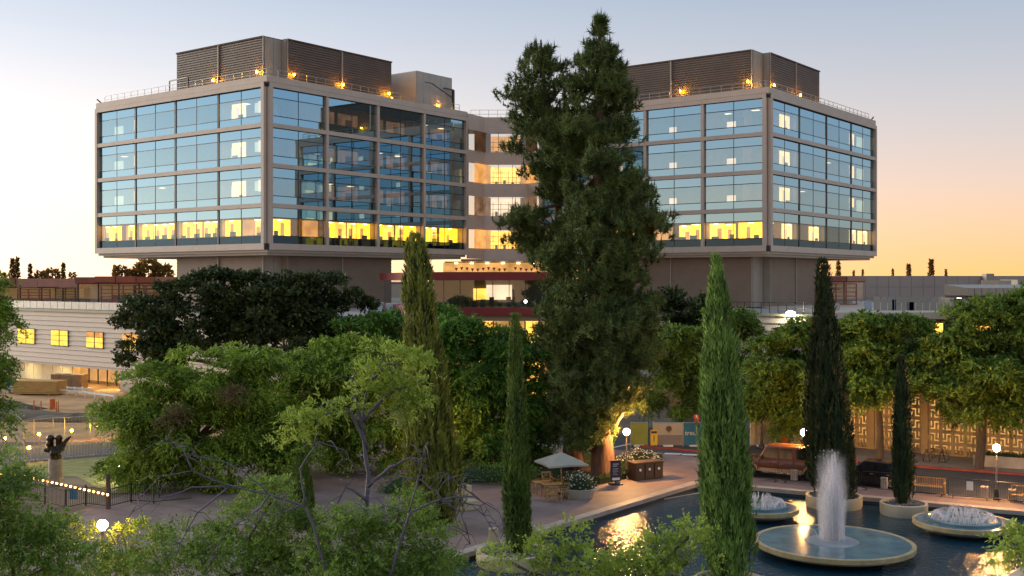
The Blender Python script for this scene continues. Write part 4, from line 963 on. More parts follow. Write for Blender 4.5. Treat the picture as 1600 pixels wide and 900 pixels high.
# --- sparse tree with lit lime sprays on bare limbs, and the arching bare branches
def limbs(name, label, Y, limbs_px, r0, sprays=(), leaf='leaf_lime', cat='tree', twn=0, z_base=0):
    bx = PX(limbs_px[0][0][0], Y); t = thing(name, label, cat, (bx, Y, z_base))
    m = MB()
    for i, L in enumerate(limbs_px):
        pts = [Vector((PX(q[0],Y+(q[2] if len(q) > 2 else 0))-bx, (q[2] if len(q) > 2 else 0), ZY(q[1],Y)-z_base)) for q in L]
        sm = []
        for j in range(len(pts)-1):
            for f in (0,.33,.66): sm.append(pts[j].lerp(pts[j+1],f) + Vector((random.uniform(-.03,.03),random.uniform(-.05,.05),random.uniform(-.03,.03))))
        sm.append(pts[-1]); n = len(sm); r = r0*(1 if i == 0 else .62)
        m.tube(sm, [max(.012, r*(1-.85*j/(n-1))) for j in range(n)], 6)
        for _ in range(twn):
            j = random.randrange(n//3, n); p = sm[j]; d = Vector((random.uniform(-1,1),random.uniform(-.5,.5),random.uniform(-.6,.8))).normalized()*random.uniform(.3,.9)
            m.tube([p, p+d*.5+Vector((0,0,.05)), p+d-Vector((0,0,.12))], [.016,.011,.006], 4)
    m.build('branch', 'bare_wood', t, True)
    if sprays:
        L = []
        for (px,py,rx,ry) in sprays: L.append((PX(px,Y)-bx, random.uniform(-.3,.3), ZY(py,Y)-z_base, rx/F*Y, rx/F*Y*.7, ry/F*Y))
        V = foliage(L, 56*len(sprays), .5, 11, .17, .06, .35, .4, 14, (.2,1.0)); obj('crown', np_mesh('crown', V, 4, [leaf]), None, t)
    return t
limbs('sparse_tree', 'sparse tree with lime leaf sprays on bare grey limbs before the tall cypress', 38,
      [[(585,930),(570,830),(575,740),(566,660),(572,610),(600,560)],[(566,660),(600,620),(650,600),(668,590)],[(575,700),(545,640),(500,650),(470,665)],[(570,680),(548,600),(560,575)],[(572,610),(590,585),(615,560)],[(574,760),(610,730),(640,715),(670,730)],[(574,780),(540,760),(520,800)]], .11,
      [(600,560,26,16),(575,585,24,12),(660,595,28,22),(625,625,34,18),(560,620,24,18),(520,645,34,14),(480,670,30,18),(465,690,22,16),(640,650,24,14),(595,600,22,16),(650,570,20,12)], twn=7)
limbs('bare_tree', 'arching leafless grey branches over the lower left shrubs', 35,
      [[(520,930),(490,820),(478,790),(420,772),(360,760),(300,735),(250,745),(215,780)],[(360,760),(300,762),(250,778),(205,800),(180,850)],[(478,790),(470,730),(500,690),(540,705),(560,740)],[(420,772),(380,735),(340,720),(300,712)],[(360,760),(310,800),(280,850),(270,890)],[(420,775),(400,800),(350,830),(330,870)],[(300,735),(285,700),(260,690)],[(478,790),(440,800),(390,820)]], .05, twn=10)
limbs('bare_tree', 'arching leafless grey branches reaching over the plaza edge', 34.5,
      [[(600,930),(640,800),(690,780),(740,775),(780,800),(795,850)],[(690,780),(660,750),(620,745),(590,770)],[(740,775),(720,760),(700,740)],[(690,780),(720,800),(735,850)],[(640,800),(650,760),(660,715),(670,690)],[(690,782),(750,790),(770,830)],[(640,800),(600,790),(560,800)]], .045, twn=9)

# --- far skyline trees
def far_conifer(px, py_top, wpx, Y, label, wide=False):
    bx = PX(px,Y); zt = ZY(py_top,Y); t = thing('far_tree', label, 'tree', (bx,Y,0), 0, 'skyline trees'); r = wpx/2/F*Y
    n = 700; f = rng.random(n)**.8; th = rng.uniform(0,6.28,n)
    if wide: z = 6 + (zt-6)*f; rr = r*np.sqrt(np.clip(1-((f-.45)/.58)**2,0.02,1))
    else: z = 5 + (zt-5)*f; rr = r*(1.02-f)*(.75+.25*np.sin(f*38))
    ra = rr*np.sqrt(rng.uniform(.2,1,n)); p = np.stack([ra*np.cos(th),ra*np.sin(th),z],1)
    d = unit(rdir(n) + np.stack([np.cos(th),np.sin(th),np.full(n,.1)],1)); sz = r*.4+.25
    obj('crown', np_mesh('crown', kites(p,d,rdir(n),sz*rng.uniform(.6,1.2,n),sz*.55*rng.uniform(.6,1.2,n)), 4, ['far_leaf_backlit']), None, t)
    MB().tube([(0,0,0),(0,0,zt*.92)], [.35,.08], 6).build('trunk','bark',t); return t
for (px,py,wd,wide,lb) in ((19,404,11,0,'left spire of the twin conifers on the left skyline'),(27,403,11,0,'right spire of the twin conifers on the left skyline'),(47,413,9,0,'ragged small conifer right of the twin conifers'),(99,412,9,0,'single slim conifer on the skyline left of the rust roof'),
        (62,425,18,1,'low round tree beside the ragged small conifer'),(82,421,24,1,'round tree on the skyline left of the slim conifer'),(113,426,12,1,'small round tree just right of the slim conifer'),(3,426,14,1,'low round tree at the left edge of the skyline'),
        (189,416,22,1,'left round tree of the clump under the left tower overhang'),(178,414,3,0,'thin spike of a conifer under the left tower overhang'),(232,407,34,1,'tallest round tree under the left tower overhang'),(212,420,26,1,'low round tree filling the clump under the overhang'),(256,415,26,1,'right round tree of the clump under the overhang'),
        (1310,409,10,0,'conifer on the skyline just right of the right tower'),(1420,413,10,0,'shorter conifer of the pair on the right skyline'),(1455,406,12,0,'tallest conifer on the right skyline'),(1395,421,5,0,'tiny conifer left of the skyline pair'),(1478,421,5,0,'tiny conifer right of the skyline pair'),(1348,422,4,0,'tiniest conifer near the right tower'),(1334,423,4,0,'tiny dark conifer tip beside the right tower')):
    far_conifer(px, py, wd*(1.25 if wide else 1.5), 270 if px < 300 else 300, lb, bool(wide))
# ================================================================ street furniture, fountains, vehicles
mat('post_black', (.03,.03,.032), .4, .2, 3, metal=.3); mat('post_grey', (.2,.17,.14), .5, .2, 3)
emit('globe', (1,.5,.16), 700)
emit('globe_core', (1,.6,.25), 115)
mat('teak', (.42,.26,.11), .55, .25, 5, stretch=(1,1,6)); mat('canvas', (.42,.38,.3), .9, .08, 2)
mat('concrete', (.45,.4,.34), .8, .15, 2, .2, 20); mat('stone_cream', (.55,.45,.3), .7, .12, 2, .1, 15)
mat('bronze', (.06,.045,.03), .32, .5, 4, metal=.8); mat('plinth', (.3,.22,.15), .75, .25, 2.5, .3, 10)
mat('bin_brown', (.05,.028,.017), .5, .2, 4); mat('white_paint', (.75,.75,.72), .5, .08, 3); mat('sign_yellow', (.75,.5,.03), .5, .1, 3)
mat('sign_red', (.6,.05,.03), .5, .1, 3); mat('sign_dark', (.03,.025,.05), .5, .2, 4); mat('poster_lines', (.4,.38,.42), .6, .2, 8)
mat('banner_cream', (.42,.38,.3), .8, .1, 1.5); mat('banner_blue', (.03,.16,.26), .8, .1, 1.5); mat('banner_green', (.25,.3,.06), .8, .15, 1.5); mat('banner_grey', (.22,.2,.2), .8, .1, 1.5); mat('logo_brown', (.12,.07,.045), .8, .1, 2)
mat('galv', (.45,.46,.47), .35, .15, 4, metal=.7); mat('screen_block', (.44,.33,.19), .8, .1, 2, .1, 14)
mat('tyre', (.015,.015,.016), .8, .2, 6); mat('chrome', (.6,.6,.62), .2, .1, 4, metal=.9)
mat('truck_paint', (.16,.055,.025), .25, .08, 2, metal=.25, spec=.6); mat('tan_paint', (.42,.32,.22), .35, .08, 2); mat('black_paint', (.008,.008,.011), .15, .1, 2, spec=.7)
mat('car_glass', (.01,.012,.018), .05, .1, 2, spec=.9); mat('tail_red', (.4,.02,.02), .3, .1, 3)
mat('mixer_green', (.02,.22,.11), .45, .2, 2); mat('orange_paint_lamplight', (.7,.16,.03), .6, .15, 3); mat('lumber', (.55,.32,.1), .8, .3, 3, stretch=(.3,4,4)); mat('cardboard', (.33,.2,.1), .85, .15, 3)
mat('rim_gold', (.42,.32,.16), .45, .25, 2, .1, 10); mat('wet_slab', (.16,.24,.27), .12, .35, .7, .12, 5, spec=.7)
mat('pebbles', (.12,.12,.14), .6, .7, 12, 1, 20)
ORD = ['first','second','third','fourth','fifth','sixth','seventh','eighth','ninth','tenth','eleventh','twelfth']
# ---------------------------------------------------------------- globe lamps
def globe_lamp(p, h, label, gm='globe'):
    t = thing('globe_lamp', label, 'lamp', (p.x,p.y,p.z), 0, 'globe lamps')
    o = MB().lathe([(.2,0),(.2,.12),(.15,.16),(.13,.5),(.09,.58),(.075,.62)], 16).build('base','post_black',t); smooth_by_angle(o)
    o = MB().lathe([(.06,.6),(.05,h-.32),(.09,h-.3),(.12,h-.2)], 14).build('post','post_grey',t); smooth_by_angle(o)
    MB().ball((0,0,h), .2, 16, 10).build('globe', gm, t, True)
    return t
globe_lamp(G(979,748), 2.95, 'lit globe lamp on the plaza beside the thick pine trunk')
globe_lamp(G(1256,743,.03), 2.75, 'lit globe lamp on the promenade before the brown truck')
globe_lamp(G(1557,781,.03), 2.95, 'lit globe lamp on the promenade near the right edge')
emit('globe_soft', (1,.5,.16), 130); globe_lamp(Vector((PX(160,43.4),43.4,0)), 3.0, 'lit globe lamp low in the left foreground shrubs', 'globe_soft')
globe_lamp(Vector((PX(697,73),73,.03)), 2.9, 'lit globe lamp hidden behind the tall olive cypress', 'globe_soft')
t = thing('street_lamp', 'unlit black street lamp beyond the truck', 'lamp', G(1190,700,.125))
o = MB().lathe([(.22,0),(.2,.25),(.12,.35),(.1,.7),(.07,.8),(.06,3.2),(.1,3.25)],12).build('post','post_black',t); smooth_by_angle(o)
o = MB().lathe([(.1,3.25),(.2,3.35),(.24,3.75),(.1,3.95),(.02,4.05)],12).build('lantern','white_paint',t); smooth_by_angle(o)

# ---------------------------------------------------------------- fountains and planters in the pool
wj = bpy.data.materials.new('water_strand'); wj.use_nodes = True; nt = wj.node_tree; nt.nodes.clear()
tr = N(nt,'ShaderNodeBsdfTransparent'); di = N(nt,'ShaderNodeBsdfDiffuse'); di.inputs[0].default_value = (.9,.9,.95,1); tl_ = N(nt,'ShaderNodeBsdfTranslucent'); tl_.inputs[0].default_value = (.9,.9,.95,1)
m1 = N(nt,'ShaderNodeMixShader'); m1.inputs[0].default_value = .45; m2 = N(nt,'ShaderNodeMixShader'); m2.inputs[0].default_value = .3; oo = N(nt,'ShaderNodeOutputMaterial')
nt.links.new(di.outputs[0],m1.inputs[1]); nt.links.new(tl_.outputs[0],m1.inputs[2]); nt.links.new(tr.outputs[0],m2.inputs[1]); nt.links.new(m1.outputs[0],m2.inputs[2]); nt.links.new(m2.outputs[0],oo.inputs[0]); M['water_strand'] = wj
wv = bpy.data.materials.new('water_spray'); wv.use_nodes = True; nt = wv.node_tree; nt.nodes.clear()
vo = N(nt,'ShaderNodeVolumePrincipled'); vo.inputs['Color'].default_value = (.98,.95,.97,1); vo.inputs['Anisotropy'].default_value = .2
tc = N(nt,'ShaderNodeTexCoord'); sx = N(nt,'ShaderNodeSeparateXYZ'); nt.links.new(tc.outputs['Object'], sx.inputs[0])
def vm(op, a, b=None, c=None):
    n = N(nt,'ShaderNodeMath', operation=op)
    for i, q in enumerate((a,b,c)):
        if q is None: continue
        if isinstance(q,(int,float)): n.inputs[i].default_value = q
        else: nt.links.new(q, n.inputs[i])
    return n.outputs[0]
rr = vm('SQRT', vm('ADD', vm('MULTIPLY',sx.outputs[0],sx.outputs[0]), vm('MULTIPLY',sx.outputs[1],sx.outputs[1])))
fall = vm('POWER', vm('MAXIMUM', vm('SUBTRACT', 1.0, vm('DIVIDE', rr, .86)), 0.0), 1.7)
mpn = N(nt,'ShaderNodeMapping'); mpn.inputs['Scale'].default_value = (6,6,1.0); nt.links.new(tc.outputs['Object'], mpn.inputs[0])
nz = N(nt,'ShaderNodeTexNoise'); nz.inputs['Scale'].default_value = 1.6; nz.inputs['Detail'].default_value = 3; nt.links.new(mpn.outputs[0], nz.inputs['Vector'])
top = vm('MINIMUM', vm('MAXIMUM', vm('DIVIDE', vm('SUBTRACT', 4.3, sx.outputs[2]), 2.6), 0.0), 1.0)
den = vm('MULTIPLY', vm('MULTIPLY', vm('MULTIPLY', fall, top), vm('MAXIMUM', vm('SUBTRACT', nz.outputs['Fac'], vm('MULTIPLY_ADD', sx.outputs[2], .035, .29)), 0.0)), 52.0)
nt.links.new(den, vo.inputs['Density']); oo = N(nt,'ShaderNodeOutputMaterial'); nt.links.new(vo.outputs[0], oo.inputs['Volume']); M['water_spray'] = wv
cy.volume_bounces = 2; cy.transparent_max_bounces = 24
WZ = -.3
def basin(name, label, p, Rr, zt=.28):
    t = thing(name, label, 'fountain', (p.x,p.y,WZ), 0); h = zt - WZ
    o = MB().lathe([(Rr*.55,-.6),(Rr*.6,h*.2),(Rr*.9,h*.42),(Rr*.99,h*.6)], 64).build('underside','cladding_dark',t); smooth_by_angle(o)
    o = MB().lathe([(Rr*.985,h*.55),(Rr,h*.62),(Rr,h*.97),(Rr*.985,h),(Rr*.95,h*1.0),(Rr*.94,h*.93)], 64).build('rim','rim_gold',t); smooth_by_angle(o)
    o = MB().lathe([(Rr*.93,h*.4),(Rr*.955,h*.955),(Rr*.001,h*.975)], 64).build('water_sheet','wet_slab',t); smooth_by_angle(o)
    return t, h
pm = G(1303,845,.28); fm, h = basin('fountain', 'large round fountain disc with the tall white jet', pm, 3.65)
prof = [(.62,0),(.6,.4),(.68,1.2),(.8,2.4),(.86,3.2),(.74,3.9),(.4,4.3),(.02,4.45)]
o = MB().lathe(prof, 24).build('water_jet','water_spray',fm); o.location = (-.1,0,h)
st = MB()
for i in range(150):
    a = random.uniform(0,6.28); r_ = abs(random.gauss(0,.27)); hh = max(.5, 4.1*(1-(r_/.75)**1.3)*random.uniform(.45,1.05))
    x, y = r_*math.cos(a), r_*math.sin(a); f_ = 1.0 + .5*random.random()
    st.tube([(x,y,h),(x*1.06,y*1.06,h+hh*.5),(x*1.15,y*1.15,h+hh*.85),(x*f_*1.1,y*f_*1.1,h+hh),(x*f_*1.25+.02,y*f_*1.25,h+hh*.9)], [.014,.018,.02,.012,.004], 4)
st.build('jet_strands','water_strand',fm,True)
dr = MB()
for i in range(420):
    a = random.uniform(0,6.28); r_ = abs(random.gauss(0,.42)); z = random.random()**1.4*4.3
    dr.ball((r_*math.cos(a)-.1, r_*math.sin(a), h+z), random.uniform(.012,.03), 4, 3)
o = dr.build('droplets','water_strand',fm); o['kind'] = 'stuff'
o = MB().lathe([(1.25,.0),(1.1,.07),(.5,.12),(.01,.13)], 40).build('foam','water_strand',fm,True); o.location = (-.1,0,h*.975)
def crown_fountain(label, p, Rr):
    t, h = basin('fountain', label, p, Rr)
    o = MB().lathe([(Rr*.72,h*.9),(Rr*.74,h+.1),(Rr*.7,h+.14),(Rr*.66,h+.06),(Rr*.01,h+.05)], 48).build('dish','wet_slab',t); smooth_by_angle(o)
    for kk, (n, r0, r1, hh) in enumerate(((40,.66,.42,.34),(12,.12,.34,.62))):
        m = MB()
        for i in range(n):
            a = 6.283*i/n + random.uniform(-.04,.04)
            for s_ in range(4):
                aa = a + random.uniform(-.07,.07); q = random.uniform(.85,1.1)
                pts = [(Rr*(r0+(r1-r0)*f)*math.cos(aa), Rr*(r0+(r1-r0)*f)*math.sin(aa), h+.06+hh*q*4*f*(1-f)) for f in (0,.2,.4,.6,.8,1)]
                m.tube(pts, [.011,.011,.01,.011,.013,.016], 4)
        m.build('jet_ring' if kk == 0 else 'jet_crown','water_strand',t,True)
    return t
crown_fountain('round fountain with a ring of small arching jets, right of the big one', G(1505,813,.28), 2.45)
crown_fountain('round fountain with arching jets half behind the bright cypress', G(1188,791,.28), 2.05)
def planter(label, p, Rr, hgt):
    t = thing('round_planter', label, 'planter', (p.x,p.y,WZ), 0, 'round planters in the pool')
    o = MB().lathe([(Rr*.96,-.8),(Rr*.97,0),(Rr,.12),(Rr,hgt),(Rr*.9,hgt+.02),(Rr*.88,hgt-.12),(Rr*.1,hgt-.1)], 48).build('bowl','stone_cream',t); smooth_by_angle(o)
    n = 260; a = rng.uniform(0,6.28,n); r_ = Rr*.86*np.sqrt(rng.random(n)); c = np.stack([r_*np.cos(a),r_*np.sin(a),np.full(n,hgt-.08)],1); m = MB()
    for q in c: s_ = random.uniform(.04,.09); m.ball(q, s_, 5, 3, (1,1,.6))
    o = m.build('pebbles','pebbles',t); o['kind'] = 'stuff'; return t
planter('round planter of the slim dark cypress right of the jet', G(1412,786,.3), 1.25, .62)
planter('round planter of the near-black cypress behind the jet', Vector((PX(1303,63.3),63.3,0)), 1.55, .62)
planter('round planter of the slender cypress at the pool bottom edge', Vector((PX(803,50.5),50.5,0)), 1.7, .6)
planter('round planter of the brightest cypress at the bottom edge', Vector((PX(1140,46),46,0)), 1.5, .5)
for px, py, lb in ((771,850,'left upright stone block behind the slender cypress planter'),(829,846,'right upright stone block behind the slender cypress planter')):
    p = G(px,py); o = MB().box(-.22,.22,-.2,.2,-.5,.75).build('stone_block','stone_cream'); o.location = (p.x,p.y,0); bevel(o,.02); tag(o, lb, 'block')
# thin pipe line floating across the pool
a, b = G(905,803,-.29), G(1095,770,-.29); o = MB().tube([a,b],.035,6).build('float_line','coping'); tag(o,'thin pale line stretched across the pool water','pipe')

# ---------------------------------------------------------------- plaza: umbrella, tables, chairs, planter, sign, bins
p = G(877,771,.03)
t = thing('patio_umbrella', 'square canvas umbrella over the wooden tables on the plaza', 'umbrella', p, R(20))
MB().tube([(0,0,0),(0,0,2.55)],.035,10).build('pole','teak',t,True); o = MB().lathe([(.3,0),(.3,.06),(.06,.1),(.05,.3)],16).build('base','post_black',t)
c = MB(); rr_ = 1.72; zz = 1.8
ring = [(rr_*math.cos(6.2832*i/4+.785)*1.0, rr_*math.sin(6.2832*i/4+.785)*1.0, zz) for i in range(4)]
for i in range(4):
    a, b = Vector(ring[i]), Vector(ring[(i+1)%4]); mid = (a+b)/2 + Vector((0,0,.06)); tp = Vector((0,0,2.42))
    c.add([tp, a, mid, b], [(0,1,2),(0,2,3)]); c.add([tp-Vector((0,0,.02)), a-Vector((0,0,.02)), mid-Vector((0,0,.02)), b-Vector((0,0,.02))], [(2,1,0),(3,2,0)])
    va = Vector((a.x,a.y,a.z-.09)); vb = Vector((b.x,b.y,b.z-.09)); vm_ = Vector((mid.x,mid.y,mid.z-.12)); c.add([a,va,vm_,mid],[(0,1,2,3)]); c.add([mid,vm_,vb,b],[(0,1,2,3)])
c.build('canopy','canvas',t)
for i in range(4): MB().bar((0,0,2.36),(ring[i][0]*.97,ring[i][1]*.97,zz-.03),.025).build('rib','teak',t)
MB().ball((0,0,2.58),.05,8,6).build('finial','teak',t)
def table(p, rz, L, Wt, label):
    t = thing('patio_table', label, 'table', p, rz, 'teak tables under the umbrella')
    n = 7
    for i in range(n): MB().box(-L/2,L/2,-Wt/2+Wt*i/n+.006,-Wt/2+Wt*(i+1)/n-.006,.70,.73).build('slat','teak',t)
    for sx_ in (-1,1):
        for sy in (-1,1): MB().box(sx_*(L/2-.08)-.035,sx_*(L/2-.08)+.035,sy*(Wt/2-.08)-.035,sy*(Wt/2-.08)+.035,0,.70).build('leg','teak',t)
    q = MB(); q.box(-L/2+.05,L/2-.05,-Wt/2+.06,-Wt/2+.09,.6,.699); q.box(-L/2+.05,L/2-.05,Wt/2-.09,Wt/2-.06,.6,.699); q.build('apron','teak',t)
    return t
def chair(p, rz, label):
    t = thing('patio_chair', label, 'chair', p, rz, 'teak chairs under the umbrella')
    for i in range(6): MB().box(-.25,.25,-.24+i*.08,-.24+i*.08+.07,.42,.445).build('seat_slat','teak',t)
    for sx_ in (-1,1):
        MB().box(sx_*.26-.025,sx_*.26+.025,-.26,-.21,0,.64).build('leg','teak',t)
        q = MB().add([(sx_*.26-.025,.2,0),(sx_*.26+.025,.2,0),(sx_*.26+.025,.25,0),(sx_*.26-.025,.25,0),(sx_*.26-.025,.3,.9),(sx_*.26+.025,.3,.9),(sx_*.26+.025,.34,.9),(sx_*.26-.025,.34,.9)],[(3,2,1,0),(4,5,6,7),(0,1,5,4),(1,2,6,5),(2,3,7,6),(3,0,4,7)]); q.build('leg','teak',t)
        MB().box(sx_*.26-.03,sx_*.26+.03,-.28,.3,.64,.67).build('armrest','teak',t)
    for i in range(5): MB().bar((-.2+i*.1,.24,.46),(-.2+i*.1,.31,.84),.05,.015).build('back_slat','teak',t)
    MB().bar((-.29,.325,.88),(.29,.325,.88),.05,.08).build('top_rail','teak',t)
    return t
table(G(866,775,.03), R(15), 1.5, .85, 'larger teak table directly under the umbrella')
table(G(846,772,.03), R(15), .9, .8, 'smaller teak table left of the umbrella pole')
chair(G(879,780,.03), R(-60), 'teak armchair nearest the flower planter')
chair(G(855,762,.03), R(10), 'teak armchair behind the smaller table, low back to the bed')
chair(G(862,784,.03), R(190), 'teak armchair on the pool side of the tables')
def leaf_box(name, label, p, rz, L, Wd_, H, n, leaf='hedge_leaf', ll=.12, flowers=0, cat='hedge', dome=False, group=None):
    t = thing(name, label, cat, p, rz, group)
    if dome:
        u = rdir(n); u[:,2] = np.abs(u[:,2]); c = u*np.sqrt(rng.uniform(.5,1.05,(n,1)))*np.array([L/2,Wd_/2,H])
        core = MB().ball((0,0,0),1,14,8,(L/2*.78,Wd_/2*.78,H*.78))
    else:
        c = rng.uniform(-1,1,(n,3)); ax = rng.integers(0,3,n); ax = np.where(rng.random(n) < .55, 2, ax); sg = np.sign(rng.normal(size=n)); sg = np.where(ax == 2, 1, sg)
        c[np.arange(n),ax] = sg*rng.uniform(.9,1.06,n); u = np.zeros((n,3)); u[np.arange(n),ax] = sg
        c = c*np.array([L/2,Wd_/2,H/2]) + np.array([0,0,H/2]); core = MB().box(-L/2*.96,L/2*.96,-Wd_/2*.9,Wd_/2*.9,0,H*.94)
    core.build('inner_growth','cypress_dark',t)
    d = unit(u*.6 + rdir(n)); obj('foliage', np_mesh('foliage', kites(c,d,rdir(n),ll*rng.uniform(.7,1.3,n),ll*.5*rng.uniform(.7,1.3,n)),4,[leaf]), None, t)
    if flowers:
        ii = rng.choice(n, min(n,flowers), False); cc = c[ii]*1.03 + u[ii]*.03; m = MB()
        for q in cc: m.ball(q, random.uniform(.03,.06), 5, 3, (1,1,.7))
        o = m.build('blossom','flower_white',t); o['kind'] = 'stuff'
    return t
p = G(905,777,.03)
t = leaf_box('flower_planter', 'pale planter of white flowers beside the teak chairs', p, R(20), 2.1, 1.5, 1.0, 900, flowers=110, cat='planter', dome=True)
for ch in t.children: ch.location = (0,0,.5)
o = MB().lathe([(.75,0),(.95,.45),(1.0,.55),(.93,.56),(.9,.45)],8,a0=.39).build('box','concrete',t); 
for (x0,y0,x1,y1,H,lb) in ((846,762,925,758,.42,'clipped low hedge along the bed left of the sign board'),(930,757,998,742,.42,'clipped low hedge along the bed between sign board and bins'),(962,739,1000,730,.4,'clipped low hedge just behind the lamp post'),(985,731,1005,726,.4,'short clipped hedge beside the bins'),(1000,722,1032,720,.45,'clipped hedge at the bed corner beyond the bins')):
    a, b = G(x0,y0), G(x1,y1); d = b-a; leaf_box('box_hedge', lb, (a+b)/2, math.atan2(d.y,d.x), d.length, .75, H, int(d.length*230), group='clipped hedges of the bed')
leaf_box('flower_bush', 'broad bush of white flowers behind the plaza lamp', G(1000,724), 0, 3.0, 1.8, 1.0, 900, flowers=320, cat='bush', dome=True)
leaf_box('flower_bush', 'smaller bush of white flowers left of the plaza lamp', G(972,732), 0, 1.8, 1.4, .85, 500, flowers=110, cat='bush', dome=True)
leaf_box('flower_bush', 'low bush with few white flowers behind the left pine trunk', G(858,745), 0, 3.2, 1.6, .6, 600, flowers=40, cat='bush', dome=True)
leaf_box('dark_bush', 'dark green bush between the pine trunks', G(912,728), 0, 2.2, 1.6, 1.2, 700, cat='bush', dome=True)
for i, (px,py,L,H,lb) in enumerate(((745,752,5,1.3,'dark low shrub mass under the lamp-lit tree'),(800,748,4,1.1,'dark low shrub under the lamp-lit tree, nearer the pine'),(640,770,4,1.2,'shrub at the foot of the tall olive cypress'))):
    leaf_box('shrub', lb, G(px,py), 0, L, 2, H, 900, 'leaf_green', .16, cat='shrub', dome=True)
# standing sign board
p = G(962,757,.03); t = thing('sign_board', 'dark poster board on a stand before the bed', 'sign', p, R(12))
MB().box(-.32,.32,-.03,.03,.18,1.45).build('frame','post_black',t); MB().box(-.27,.27,-.045,-.031,.24,1.36).build('poster','sign_dark',t)
for i, (w_, z) in enumerate(((.42,1.22),(.3,1.1),(.38,.96),(.34,.88),(.4,.8),(.28,.7),(.36,.6))): MB().box(-.2,-.2+w_*.9,-.052,-.046,z,z+(.06 if i < 2 else .025)).build('text_line','poster_lines',t)
MB().box(-.24,.24,-.052,-.046,.27,.42).build('footer','white_paint',t); o = MB().box(-.4,.4,-.3,.3,0,.1).build('base','post_black',t); bevel(o,.03); MB().box(-.04,.04,-.04,.04,.1,.2).build('stem','post_black',t)
# triple recycling bin
p = G(1009,748,.03); t = thing('recycling_bins', 'brown triple recycling bin with white emblems on the plaza', 'bin', p, R(28))
for i in range(3):
    x = -1.05 + i*.7
    b_ = MB().box(x+.015,x+.685,-.4,.4,.05,1.0).build('bin','bin_brown',t)
    MB().box(x+.05,x+.65,-.425,-.401,.1,.92).build('door','bin_brown',b_)
    o = MB().lathe([(.085,0),(.085,.012)],16).build('emblem','white_paint',b_); o.rotation_euler = (R(90),0,0); o.location = (x+.35,-.428,.66)
o = MB().box(-1.1,1.1,-.46,.46,1.0,1.12).build('top','bin_brown',t); bevel(o,.02); q = MB().box(-1.0,1.0,-.38,.38,0,.05).build('plinth','post_black',t)
for px, py, lb in ((719,778,'cream stone cube at the left end of the plaza'),(728,796,'white low stone seat near the pool edge, left of the slender cypress')):
    p = G(px,py,.03); o = MB().box(-.55,.55,-.4,.4,0,.72 if py < 790 else .5).build('stone_cube','stone_cream'); o.location = p; o.rotation_euler = (0,0,R(40)); bevel(o,.03); tag(o,lb,'seat')

# ---------------------------------------------------------------- site hoarding with banners, signs, mixer truck
hy = 84.0
def hoard(px0, px1, mm, label, y_top=661, y_bot=697, extra=None):
    x0, x1 = PX(px0,hy), PX(px1,hy); t = thing('hoarding_panel', label, 'fence', ((x0+x1)/2,hy,0), 0, 'site hoarding beyond the street'); hw = (x1-x0)/2-.03; zt = ZY(y_top,hy)
    MB().box(-hw,hw,0,.03,.1,zt).build('banner',mm,t)
    for s_ in (-1,1): MB().tube([(s_*hw,.06,0),(s_*hw,.06,zt+.08)],.03,8).build('post','galv',t)
    MB().tube([(-hw,.06,zt+.03),(hw,.06,zt+.03)],.025,6).build('rail','galv',t)
    MB().box(-.35,.35,-.2,.35,0,.12).build('foot','white_paint',t)
    return t
hoard(985,1012,'banner_green','yellow-green banner panel left of the cream hoarding')
t = hoard(1020,1068,'banner_cream','cream hoarding banner with a round brown emblem')
MB().box(PX(1020,hy)-PX(1044,hy)+.05,PX(1068,hy)-PX(1044,hy)-.05,-.012,-.004,.12,.85).build('lower_band','banner_grey',t)
o = MB().lathe([(.22,0),(.22,.015)],18).build('emblem','logo_brown',t); o.rotation_euler = (R(90),0,0); o.location = (.05,-.01,1.32); MB().box(.02,.08,-.024,-.008,1.02,1.18).build('emblem_stem','logo_brown',t)
t = hoard(1068,1102,'banner_blue','blue hoarding banner lettered treat')
cu = bpy.data.curves.new('lettering','FONT'); cu.body = 'treat'; cu.size = .5; cu.extrude = .004; cu.materials.append(M['white_paint'])
tmp = bpy.data.objects.new('lettering_tmp', cu); COL.objects.link(tmp); bpy.context.view_layer.update(); tme = bpy.data.meshes.new_from_object(tmp.evaluated_get(bpy.context.evaluated_depsgraph_get())); bpy.data.objects.remove(tmp)
o = bpy.data.objects.new('lettering', tme); COL.objects.link(o); o.parent = t; o.rotation_euler = (R(90),0,0); o.location = (-.72,-.015,.85)
hoard(1102,1150,'banner_cream','plain cream hoarding panel behind the bright cypress')
hoard(1172,1210,'banner_cream','cream hoarding panel with faded print beyond the truck', 648, 684); hoard(1210,1232,'orange_paint_lamplight','orange lamplit hoarding panel beyond the truck', 645, 680); hoard(1232,1262,'banner_cream','last cream hoarding panel beside the dark cypress', 640, 676)  # orange panel: lamplight falling on the hoarding is put into its colour
p = G(1021,697); t = thing('warning_sign', 'yellow warning sign leaning at the cream hoarding', 'sign', (p.x,p.y-.3,0)); MB().box(-.26,.26,-.02,.02,.12,1.25).build('board','sign_yellow',t); MB().box(-.22,.22,-.03,-.021,1.0,1.17).build('header','sign_dark',t); MB().box(-.03,.03,-.03,-.021,.4,.85).build('mark','sign_dark',t)
for s_ in (-1,1): MB().bar((s_*.2,0,.13),(s_*.2,.35,0),.04).build('leg','galv',t)
p = G(1088,699); t = thing('paddle_sign', 'red arrow sign on a thin pole before the blue banner', 'sign', (p.x,p.y,0)); MB().tube([(0,0,0),(0,0,2.2)],.03,8).build('pole','galv',t)
o = MB().lathe([(.22,0),(.22,.03)],20).build('disc','sign_red',t); o.rotation_euler = (R(90),0,0); o.location = (0,-.03,2.25); MB().box(-.05,.05,-.075,-.062,2.1,2.4).build('arrow','white_paint',t); MB().box(-.15,.15,-.045,-.03,1.85,2.1).build('plate','sign_red',t)
